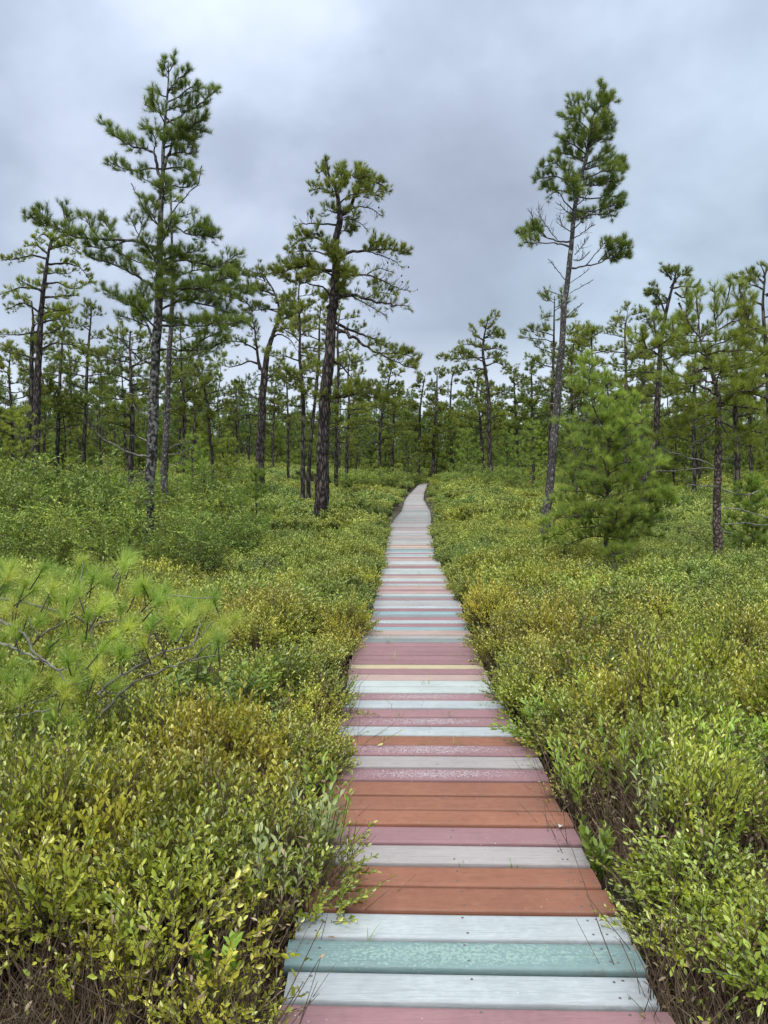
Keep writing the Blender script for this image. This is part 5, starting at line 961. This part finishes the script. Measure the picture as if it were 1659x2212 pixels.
FP = [
 (([(654, 1030), (655, 960), (655, 860), (648, 780), (648, 710), (645, 640), (650, 585)]), [12, 11, 10, 8, 6, 4, 2], 27, 820, 'straight dark pine directly left of the big pitch pine trunk', dict(n=13, l0=1.3, l1=.8)),
 (([(667, 1030), (672, 950), (681, 860), (689, 770), (690, 700), (693, 660)]), [11, 9, 8, 7, 4, 2], 28, 780, 'leaning thin pine crossing close behind the big pitch pine', dict(n=7, l0=.9, l1=.6)),
 (([(726, 1010), (728, 900), (731, 800), (729, 720), (738, 655)]), [10, 8, 7, 5, 2], 34, 900, 'pine whose crown shows right of the big pitch pine trunk', dict(n=13, l0=1.6, l1=.9)),
 (([(749, 1000), (751, 940), (754, 880), (752, 810), (756, 770)]), [9, 8, 6, 4, 2], 38, 930, 'short pine standing beneath the big pitch pine\'s lowest right limb', dict(n=9, l0=1.5, l1=.7)),
 (([(820, 990), (822, 920), (832, 860), (845, 800), (850, 790)]), [8, 7, 5, 3, 2], 46, 900, 'rounded pine crown filling the gap right of the drooping limb', dict(n=12, l0=2.0, l1=1.0)),
 (([(848, 992), (850, 930), (852, 870), (856, 830)]), [7, 6, 4, 2], 50, 920, 'small pine beside the rounded crown left of the walk\'s end', dict(n=8, l0=1.4, l1=.6)),
 (([(904, 1010), (906, 950), (908, 880), (915, 830), (918, 812)]), [8, 7, 5, 3, 1.5], 52, 920, 'slim pine standing just left of the far end of the boardwalk', dict(n=11, l0=1.6, l1=.5)),
 (([(936, 1008), (938, 940), (943, 870), (944, 815), (945, 803)]), [9, 8, 6, 3, 1.5], 52, 920, 'pointed pine directly above the far end of the boardwalk', dict(n=12, l0=1.7, l1=.4)),
 (([(975, 1000), (974, 930), (973, 870), (976, 820), (980, 800)]), [7, 6, 5, 3, 1.5], 55, 900, 'twiggy pine immediately right of the pointed central pine', dict(n=10, l0=1.6, l1=.4, leafy=.85)),
 (([(1042, 1002), (1040, 950), (1036, 900), (1030, 850), (1033, 812)]), [9, 8, 6, 4, 2], 48, 900, 'flat topped pine behind the lone one-sided pine', dict(n=11, l0=1.9, l1=1.2)),
 (([(1118, 1000), (1116, 930), (1112, 860), (1110, 805), (1112, 795)]), [8, 7, 5, 3, 2], 46, 920, 'broad pine between the lone pine and the tall leaning pine', dict(n=12, l0=1.8, l1=.8)),
 (([(1152, 1000), (1150, 900), (1148, 800), (1150, 775)]), [8, 6, 3, 2], 44, 930, 'light green feathery pine left of the tall leaning pine', dict(n=16, l0=1.9, l1=.4, mat='white')),
 (([(1188, 1020), (1189, 930), (1193, 850), (1196, 760), (1197, 690), (1198, 640)]), [12, 10, 8, 6, 4, 2], 24, 780, 'spindly pine with sparse tufts hidden behind the tall leaning trunk', dict(n=8, l0=1.0, l1=.4, leafy=.8)),
 (([(1238, 1000), (1236, 900), (1234, 800), (1240, 740), (1250, 712)]), [9, 8, 6, 4, 2], 34, 840, 'low flat pine immediately right of the tall leaning trunk', dict(n=8, l0=1.5, l1=1.0)),
 (([(1285, 1000), (1283, 900), (1280, 800), (1278, 730), (1282, 712)]), [10, 8, 6, 4, 2], 33, 860, 'pine with drooping grey twigs behind the bushy sapling', dict(n=10, l0=1.5, l1=.9, low=4)),
 (([(1352, 1010), (1350, 900), (1352, 800), (1350, 720), (1355, 678)]), [11, 9, 7, 5, 2], 31, 880, 'dense dark pine left of the fork-topped pine', dict(n=13, l0=1.7, l1=.8)),
 (([(1385, 1010), (1387, 900), (1392, 800), (1394, 740)]), [10, 8, 5, 2], 36, 900, 'short broad pine below the fork-topped pine', dict(n=11, l0=1.7, l1=1.0)),
 (([(1500, 1020), (1498, 930), (1500, 820), (1504, 740), (1508, 700)]), [10, 9, 7, 4, 2], 33, 900, 'pine with full crown behind the young red-barked pine, on its left', dict(n=12, l0=1.8, l1=.9)),
 (([(1592, 1010), (1590, 940), (1588, 870), (1592, 780), (1600, 700)]), [16, 15, 12, 7, 3], 26, 900, 'stout grey trunked pine behind the young red-barked pine, on its right', dict(n=10, l0=1.6, l1=.9)),
 (([(1622, 1010), (1620, 900), (1625, 800), (1630, 720)]), [10, 8, 5, 2], 32, 900, 'pine filling the space between the stout grey trunk and the right edge', dict(n=12, l0=1.7, l1=.8)),
 (([(124, 990), (126, 920), (128, 850), (133, 760), (138, 700), (140, 686)]), [11, 10, 9, 6, 3, 2], 34, 880, 'pine with clear lower trunk immediately right of the crooked left pine', dict(n=12, l0=1.6, l1=.7)),
 (([(152, 960), (153, 900), (152, 800), (148, 760)]), [7, 7, 5, 2], 40, 830, 'thin pole-like pine among the left-hand trunks', dict(n=6, l0=1.0, l1=.5)),
 (([(181, 965), (185, 900), (187, 820), (192, 740), (196, 690), (198, 662)]), [11, 10, 8, 6, 4, 2], 33, 860, 'conical topped pine standing against the sky between the left trunks', dict(n=13, l0=1.6, l1=.6)),
 (([(283, 990), (286, 930), (284, 860), (282, 800), (280, 745), (282, 715)]), [14, 13, 11, 8, 5, 3], 28, 880, 'dense layered dark pine immediately left of the tallest pine trunk', dict(n=14, l0=1.9, l1=.9)),
 (([(397, 995), (398, 930), (396, 860), (392, 780), (390, 700)]), [10, 9, 8, 5, 2], 32, 850, 'dark trunked pine right of the slender grey trunk', dict(n=11, l0=1.3, l1=.7)),
 (([(417, 995), (420, 930), (421, 880), (420, 800)]), [6, 6, 4, 2], 36, 880, 'very thin dark pine near the slender grey trunk', dict(n=7, l0=1.0, l1=.5)),
 (([(458, 985), (452, 930), (450, 880), (436, 820), (425, 790)]), [8, 8, 7, 5, 2], 33, 870, 'pine bending to the left with tufts on its right side', dict(n=9, l0=1.4, l1=1.0)),
 (([(511, 960), (511, 900), (510, 850), (512, 826)]), [5, 5, 3, 1.5], 50, 900, 'small pale pine against bright sky left of the forked pine', dict(n=9, l0=1.1, l1=.4)),
 (([(590, 975), (592, 900), (594, 850), (598, 800)]), [5, 5, 3, 1.5], 48, 900, 'slim background pine right of the forked pine\'s trunk', dict(n=9, l0=1.3, l1=.5)),
 (([(622, 985), (622, 920), (620, 840), (618, 795)]), [7, 6, 4, 2], 40, 900, 'mid-sized pine between the forked pine and the straight dark pine', dict(n=12, l0=1.5, l1=.6)),
 (([(28, 1000), (26, 900), (20, 820), (22, 760)]), [9, 8, 5, 2], 32, 900, 'low dense pine in the left corner of the treeline', dict(n=12, l0=1.7, l1=.9)),
]
for pts, ws, Y0, zlo, lab, kw in FP:
    free_pine(pts, ws, Y0, zlo, lab, **kw)

# small saplings standing on their own
for (x, yb, yt, Y0, wd, mat, lab) in [
    (493, 1026, 935, 19, .55, 'olive', 'small dark pine sapling with thin stem in the heath left of the forked pine'),
    (553, 1040, 1005, 17, .42, 'sap', 'tiny bright pine seedling in front of the forked pine'),
    (1625, 1130, 1022, 13, .55, 'sap', 'bright green pine seedling in the heath at the right edge'),
    (1150, 1010, 905, 34, 1.3, 'sap', 'bushy light green pine sapling left of the tall leaning trunk'),
    (1095, 1000, 925, 40, 1.4, 'sap', 'low bushy sapling right of the lone one-sided pine'),
    (1245, 1010, 890, 26, 1.0, 'white', 'sapling filling the gap between the leaning trunk and the bushy sapling'),
    (415, 1000, 935, 26, .9, 'sap', 'leafy sapling behind the slender grey trunk'),
    (45, 985, 870, 26, 1.1, 'olive', 'bushy olive sapling in front of the left edge pines'),
    (1010, 1000, 925, 44, 1.5, 'sap', 'soft light green sapling right of the boardwalk\'s far end'),
    (880, 1002, 930, 46, 1.4, 'white', 'low sapling left of the boardwalk\'s far end')]:
    sapling_tree(x, yb, yt, Y0, wd, mat=mat, K=18 if Y0 > 15 else 30, nw=.0022 + .00022 * Y0, nlen=.10 if Y0 < 20 else .13, label=lab, tw=.18 if Y0 < 20 else .3, ts=.1 if Y0 < 20 else .16, n_wh=9 if Y0 < 20 else 8, wh=5)

# --- treeline: a few pines grown once, then copied one by one
protos = []
def proto_pine(seed, hh, crown0, l0, l1, n, mat='far', lean=0.0, kind=0):
    R_ = random.Random(seed)
    t = Tree((0, 0, 0), K=17, nlen=.23, nw=.023, twig=.55, tstep=.16, tuft=.15, mat=mat, bark='bark_dark', R=R_)
    P = [np.array([0, 0, -.3])]; x = y = 0
    for k in range(1, 8):
        x += R_.uniform(-.14, .14) + lean / 7; y += R_.uniform(-.14, .14); P.append(np.array([x, y, hh * k / 7]))
    t.trunk(P, [.085 * hh / 7, .08 * hh / 7, .07, .06, .05, .04, .025, .012], 6, 20, .05)
    t.auto(hh * crown0, hh - .1, int(n * 1.5), l0, l1, rise=.15 if kind == 0 else .3, r0=.03, prof=lambda f: .7 + .5 * math.sin(f * 3.1) if kind == 0 else 1.0, dens=.9)
    t.auto(hh * crown0 * .5, hh * crown0, 4, .8, .8, leafy=.05, r0=.015)
    t.auto(hh - .5, hh, 3, .5, .3, rise=.6, r0=.02)
    root = empty('proto'); pr = []
    t.twr = [.011] * len(t.twr)
    tubes3(t.li, np.array(t.tw3), np.array(t.twr)[:, None] * np.array([[1, .75, .4]]), 3, 1)
    needles(t.fo, np.array(t.tp), np.array(t.td), t.nlen * rng.uniform(.8, 1.15, len(t.tp)), t.K, t.nw, .95)
    parts = [('trunk', t.tr.mesh('trunk', [M['bark_dark']])), ('limbs', t.li.mesh('limbs', [M['bark_dark'], M['twig'], M['deadtwig']])), ('crown', t.fo.mesh('crown', [M[mat]]))]
    D2.objects.remove(root)
    return parts, hh
for sd, hh, c0, l0, l1, n in [(1, 8.2, .36, 1.5, .8, 16), (2, 7.4, .42, 1.4, .9, 13), (3, 9.0, .38, 1.6, .6, 18), (4, 6.6, .28, 1.5, .5, 15), (5, 8.0, .45, 1.6, 1.0, 12), (6, 7.0, .22, 1.4, .4, 17)]:
    protos.append(proto_pine(sd, hh, c0, l0, l1, n))
for sd, hh in [(11, 4.2), (12, 5.2), (13, 3.4)]:
    protos.append(proto_pine(sd, hh, .08, 1.25, .2, 17, mat='white', kind=1))
def inst_tree(pi, loc, sc, rz, name, label, group):
    parts, hh = protos[pi]
    root = empty(name, loc); root.scale = (sc, sc, sc * rnd.uniform(.9, 1.1)); root.rotation_euler = (rnd.uniform(-.04, .04), rnd.uniform(-.04, .04), rz)
    tag(root, label, 'tree', group)
    for nm, me in parts:
        c = D2.objects.new(nm, me); COL.objects.link(c); c.parent = root
placed = []
def far_row(y0, y1, n, pis, smin, smax, name, label, group, mind=1.6, imgx=None):
    c = 0; tries = 0
    while c < n and tries < n * 40:
        tries += 1
        Y = rnd.uniform(y0, y1); xi = rnd.uniform(-60, 1720)
        X = at(xi, 1000, Y)[0]
        if imgx and not imgx(xi, Y): continue
        if any((X - a) ** 2 + (Y - b) ** 2 < mind ** 2 for a, b in placed): continue
        placed.append((X, Y)); c += 1
        inst_tree(rnd.choice(pis), (X, Y, float(terr(X, Y)) - .1), rnd.uniform(smin, smax), rnd.uniform(0, 6.28), name, label, group)
side = lambda x, Y: x < 480 or x > 1230 or Y > 52
far_row(38, 50, 20, [0, 1, 2, 3, 4, 5], .78, .98, 'pitch_pine', 'pine standing in the belt of trees at either side of the clearing', 'pines in the side belts', 2.0, lambda x, Y: x < 470 or x > 1250)
far_row(52, 76, 68, [0, 1, 2, 3, 4, 5], .66, .95, 'pitch_pine', 'pine in the distant treeline across the back of the heath', 'distant pines in the treeline', 1.7)
far_row(38, 74, 165, [6, 7, 8], .55, .95, 'young_pine', 'light green young pine growing low in front of the distant treeline', 'young pines below the treeline', 1.4, side)
# the wood beyond reads as one mass
fv = []
for pi in (0, 3, 5, 6, 7, 8):
    m3 = MB(); me_parts = protos[pi][0]
    for q, (nm, me) in enumerate(me_parts):
        n_ = len(me.vertices); V = np.empty(n_ * 3, np.float32); me.vertices.foreach_get('co', V)
        lp = np.empty(len(me.loops), np.int32); me.loops.foreach_get('vertex_index', lp)
        va = np.empty(n_, np.float32); me.attributes['v'].data.foreach_get('value', va)
        npol = len(me.polygons); lt = np.empty(npol, np.int32); me.polygons.foreach_get('loop_total', lt); ls = np.empty(npol, np.int32); me.polygons.foreach_get('loop_start', ls)
        b0 = m3.n; m3.V.append(V.reshape(-1, 3)); m3.v.append(va); m3.n += n_
        for kk in (3, 4):
            sel = ls[lt == kk]
            if len(sel): m3.Fq.append((lp[sel[:, None] + np.arange(kk)].astype(np.int64) + b0, q))
    fv.append(hidden('wood_tree', m3, [M['bark_dark'], M['twig'], M['far'] if pi < 6 else M['white']]))
n = 950; Y = rng.uniform(76, 150, n); X = rng.uniform(-.66, .66, n) * Y
s = rng.uniform(.75, 1.1, n)
scatter('distant_woodland', fv, np.c_[X, Y, terr(X, Y) - .2], np.c_[np.zeros(n), np.zeros(n), rng.uniform(0, 6.28, n)], np.c_[s, s, s], rng.integers(0, len(fv), n), 'unbroken pine wood far behind the treeline')

# ------------------------------------------------------------------ tall shrubs (things)
def shrub_mesh(seed, hh, rad, nst, ll, lw, mat, stemr=.007, sub=9, nl=11, erect=.8):
    st0 = rng.bit_generator.state
    mbl = MB(); mbs = MB()
    tp = disc(nst, rad * .85); h = hh * rng.uniform(.65, 1.05, nst) * (1 - .35 * (np.linalg.norm(tp, axis=1) / rad) ** 2)
    base = np.c_[tp * .15, np.full(nst, -.1)]; tip = np.c_[tp, h]; mid = np.c_[tp * .45, h * .6]
    tubes3(mbs, np.stack([base, mid, tip], 1), np.tile([stemr, stemr * .7, stemr * .25], (nst, 1)), 4, 0)
    B = []; E = []
    for i in range(nst):
        t = rng.uniform(.35, 1, sub)[:, None]; q = (1 - t) ** 2 * base[i] + 2 * t * (1 - t) * mid[i] + t ** 2 * tip[i]
        d = np.c_[rng.normal(0, 1, (sub, 2)), rng.uniform(.3, 1.1, sub)]; B.append(q); E.append(q + nrm(d) * rng.uniform(.14, .34, (sub, 1)) * hh / 1.3)
    B = np.concatenate(B); E = np.concatenate(E)
    lv = MB(); sprigs(lv, B, E, nl, ll, lw, .2, erect, 0, 1, stemr * .25, jitter=.9)
    # leaf faces to one part, stems to the other
    lv2 = MB(); 
    return mbs, lv
sh_src = []
for q in range(5):
    mbs, lv = shrub_mesh(q, 1.5, .75, 30, .058, .026, None, sub=10); sh_src.append((mbs.mesh('stems', [M['stem']]), lv.mesh('foliage', [M['tall'], M['stem']]), 1.5))
def place_shrub(q, X, Y, hh, label, group=None, name='tall_shrub', wide=1.0, mats=None):
    st, fo, h0 = sh_src[q]
    root = empty(name, (X, Y, float(terr(X, Y)) - .05)); k = hh / h0; root.scale = (k * wide, k * wide, k); root.rotation_euler.z = rnd.uniform(0, 6.28)
    tag(root, label, 'shrub', group)
    a = D2.objects.new('stems', st); COL.objects.link(a); a.parent = root
    b = D2.objects.new('foliage', fo); COL.objects.link(b); b.parent = root
g1 = 'tall shrubs massed at the left'
for (x, ytop, Yd) in [(20, 995, 13.5), (95, 1000, 12.6), (170, 985, 13.8), (235, 1000, 13.0), (285, 1035, 15.2), (390, 1045, 14.4), (60, 1060, 11.4), (150, 1080, 11.0), (245, 1075, 11.2), (380, 1120, 10.6), (30, 1110, 10.2), (120, 1120, 10.0), (215, 1130, 9.8), (410, 1090, 11.6), (470, 1060, 14.2), (-40, 1000, 12.5), (530, 1090, 12.6), (440, 1130, 10.2), (-30, 1080, 10.6), (440, 1010, 20), (360, 1010, 19), (500, 1030, 18)]:
    p = at(x, ytop, Yd); g = float(terr(p[0], Yd)); place_shrub(rnd.randrange(5), p[0], Yd, max(.75, p[2] - g + .12), 'leafy green shrub in the tall thicket at the left', g1, wide=.95)
g2 = 'leafy shrubs by the far end of the boardwalk'
for (x, ytop, Yd) in [(985, 1012, 37), (1015, 1006, 39), (1045, 1010, 36), (1080, 1008, 40), (1110, 1016, 35), (870, 1012, 44), (840, 1010, 40), (800, 1008, 38), (765, 1012, 34), (905, 1018, 46), (960, 1020, 47)]:
    p = at(x, ytop, Yd); g = float(terr(p[0], Yd)); place_shrub(rnd.randrange(5), p[0], Yd, max(.8, p[2] - g), 'rounded leafy shrub beside the far stretch of boardwalk', g2, wide=1.5)
# individual plants close to the walk
def plant(x, y, hgt, n, ll, lw, mat, label, name, spreadr=.12, erect=1.1, nl=13, z=None, cat='plant'):
    Yv = Y_of(y) if z is None else None
    # walk down the ray until it meets the wanted height over the ground
    d = ray(x, y); tt = .5
    while H + d[2] * tt > float(terr(d[0] * tt, d[1] * tt)) + hgt * .8 and tt < 40: tt += .02
    X, Yp = d[0] * tt, d[1] * tt
    mbp = MB(); tp = disc(n, spreadr); b = np.c_[tp * .25, np.zeros(n)]; e = np.c_[tp, hgt * rng.uniform(.75, 1.05, n)]
    sprigs(mbp, b, e, nl, ll, lw, .45, erect, 0, 1, .0022, jitter=.6)
    root = empty(name, (X, Yp, float(terr(X, Yp)))); tag(root, label, cat)
    mbp.build('foliage', [M[mat], M['stem']], root)
plant(672, 1745, .50, 11, .045, .019, 'silver', 'grey green broad leaved shrub leaning over the left edge of the boards', 'broad_leaved_shrub', .12)
plant(590, 1850, .46, 9, .042, .018, 'silver', 'pale silvery sprigs low in the heath just left of the pale pink board', 'broad_leaved_shrub', .11)
plant(712, 1700, .48, 14, .036, .014, 'bright', 'darker green shrub whose leaves hang onto the rust brown boards', 'broad_leaved_shrub', .13)
plant(1400, 1700, .50, 5, .045, .017, 'silver', 'pale silvery plant standing up in the right-hand heath', 'silver_leaved_plant', .07)
plant(1510, 1730, .44, 9, .034, .014, 'silver', 'round silver-green plant at the lower right', 'silver_leaved_plant', .11)
plant(1300, 1815, .30, 8, .048, .024, 'tall', 'small dark green leafy plant touching the right end of the pale pink board', 'leafy_plant', .08)
plant(1262, 1640, .42, 10, .055, .015, 'bright', 'bright green narrow leaved shrub beside the right edge of the boards', 'narrow_leaved_shrub', .17)
plant(1350, 1620, .50, 10, .055, .015, 'bright', 'bright green shrub set back from the boards among olive heath', 'narrow_leaved_shrub', .14)
plant(1560, 1590, .52, 12, .05, .015, 'bright', 'bright green shrub near the right edge of the picture', 'narrow_leaved_shrub', .16)
plant(470, 2070, .34, 6, .05, .028, 'bright', 'low plant with rounded light green leaves at the lower left', 'leafy_plant', .07)
plant(75, 1740, .48, 9, .05, .017, 'bright', 'light green shoots at the lower left edge', 'leafy_plant', .09)
plant(742, 1790, .40, 5, .028, .010, 'leaf', 'thin sprig arching over the boards from the left', 'heath_sprig', .12)

for (x, y, ln, wd, c, lab) in [(769, 1891, .035, .014, (.50, .30, .03), 'fallen yellow leaf lying on a rust brown board'), (706, 2027, .03, .007, (.20, .11, .07), 'dry brown leaf lying at the left end of the teal board'), (1213, 1785, .045, .022, (.34, .33, .32), 'grey flake of bark at the right end of a rust brown board')]:
    q = at(x, y, Y_of(y)); mf = MB(); a = rnd.uniform(0, 6.28)
    leaves(mf, np.array([[0, 0, .004]]), np.array([[math.cos(a), math.sin(a) * .4, .12]]), np.array([[0, 0, 1.]]), ln, wd, 0, .5)
    lo = mf.build('fallen_leaf' if 'leaf' in lab else 'bark_flake', [simplemat('dry_leaf', c, var=.3)]); lo.location = Vector(q); tag(lo, lab, 'leaf' if 'leaf' in lab else 'bark')
# --- pine sapling reaching in from the left
Y0 = 3.55
base = np.array([-2.15, 3.7, float(terr(-2.15, 3.7))])
t = Tree(base, K=150, nlen=.104, nw=.0021, twig=.16, tstep=.2, tuft=.12, mat='front', bark='bark_grey', spread=1.3)
t.trunk([base, base + [.05, 0, .35], base + [.0, .05, .75], base + [-.08, .0, 1.1]], [.03, .026, .018, .01], 10, 30)
def fimg(pts, k, r0, y0=Y0):
    q = [Z6(*p) for p in pts]; P = np.array([at(*a, y0 + k * i / max(1, len(q) - 1)) for i, a in enumerate(q)])
    P = smooth(P, len(P) * 4); P = P + rng.standard_normal(P.shape) * .003
    tube(t.li, P - base, np.linspace(r0 * .8, .0025, len(P)), 7, 2, .1); return P
fb = [([(-330, 300), (-120, 400), (0, 440), (60, 470), (110, 510), (160, 590), (240, 650), (300, 670)], -.35, .013), ([(-200, 480), (0, 540), (80, 575), (160, 610), (240, 650)], -.3, .010), ([(150, 550), (180, 510), (260, 470), (290, 430), (330, 380), (340, 330)], .1, .007),
      ([(-100, 330), (100, 360), (250, 400), (330, 420), (410, 465), (500, 440), (560, 440), (680, 380), (740, 320)], .3, .009), ([(420, 560), (410, 465), (430, 400), (480, 350)], .1, .008), ([(590, 860), (560, 790), (500, 765), (440, 765)], .0, .007),
      ([(420, 900), (520, 800), (545, 765), (620, 710), (700, 680), (770, 650), (850, 620), (930, 560), (1000, 500)], -.1, .009), ([(440, 780), (540, 690), (640, 640), (720, 590), (800, 570), (870, 550), (960, 440)], .1, .009), ([(-100, 930), (0, 910), (60, 880), (130, 865), (240, 840)], -.2, .010),
      ([(-100, 880), (0, 860), (100, 830), (200, 800), (260, 760)], .0, .007), ([(700, 500), (740, 590), (760, 650)], .1, .005), ([(590, 500), (600, 570), (640, 610), (700, 660)], .1, .005), ([(240, 650), (300, 720), (360, 720), (400, 690)], -.1, .006), ([(170, 510), (130, 440), (140, 380), (90, 330)], .1, .006),
      ([(870, 550), (900, 450), (870, 370)], .1, .005), ([(850, 620), (970, 600)], .0, .004), ([(130, 865), (180, 930), (190, 980)], -.1, .005), ([(480, 350), (480, 240)], .1, .005), ([(0, 440), (-20, 300), (30, 240)], .1, .006), ([(740, 320), (860, 340), (960, 340)], .1, .004), ([(340, 330), (370, 240), (370, 180)], .1, .005), ([(480, 290), (560, 200), (570, 160)], .0, .005)]
for pts, k, r0 in fb: fimg(pts, k, r0)
tf = [(370, 175), (375, 215), (570, 150), (560, 190), (590, 170), (200, 200), (190, 240), (240, 290), (230, 330), (330, 330), (300, 350), (345, 300), (90, 330), (60, 370), (480, 240), (490, 280), (480, 350), (460, 380), (640, 270), (620, 300), (740, 310), (700, 330), (870, 350), (850, 380), (960, 340), (950, 370), (850, 440), (830, 470), (900, 400), (950, 480), (930, 520), (1060, 430), (1010, 450), (1000, 500), (980, 530), (970, 590), (900, 580),
      (690, 440), (670, 470), (600, 440), (580, 470), (330, 590), (300, 620), (430, 600), (400, 640), (400, 700), (370, 730), (340, 720), (280, 740), (250, 720), (230, 700), (540, 570), (560, 600), (500, 720), (530, 730), (240, 840), (225, 870), (255, 860), (190, 980), (175, 1010), (30, 950), (0, 980), (0, 1080), (-20, 1110), (10, 1130), (40, 240), (30, 280), (0, 200), (-20, 240), (150, 380), (130, 400), (20, 400), (-30, 380), (650, 300), (440, 660), (330, 680), (720, 350), (780, 400), (800, 360), (120, 270), (420, 240), (60, 200), (260, 240), (290, 400), (60, 480), (20, 520), (100, 500), (60, 640), (110, 700), (30, 700), (150, 720), (90, 780), (40, 820), (300, 780), (320, 900), (290, 860), (110, 940), (100, 1030), (140, 960), (270, 930), (60, 1040), (60, 1140), (120, 1100), (470, 560), (380, 520), (220, 560), (180, 440), (300, 500), (560, 470), (520, 510), (640, 540), (790, 500), (760, 440), (0, 600), (-20, 760), (10, 300), (160, 300), (400, 420), (540, 380)]
for (x, y) in tf:
    p = at(*Z6(x, y), Y0 + rnd.uniform(-.25, .25)); t.tp.append(p); t.td.append(nrm(np.array([.25 + rnd.gauss(0, .35), rnd.gauss(0, .4), .8 + rnd.gauss(0, .2)])))
    t.tw3.append((p - t.td[-1] * .12, p - t.td[-1] * .05, p)); t.twr.append(.004)
t.finish('pine_sapling', 'pine sapling with long yellow green needles and crooked twigs reaching in from the left edge')
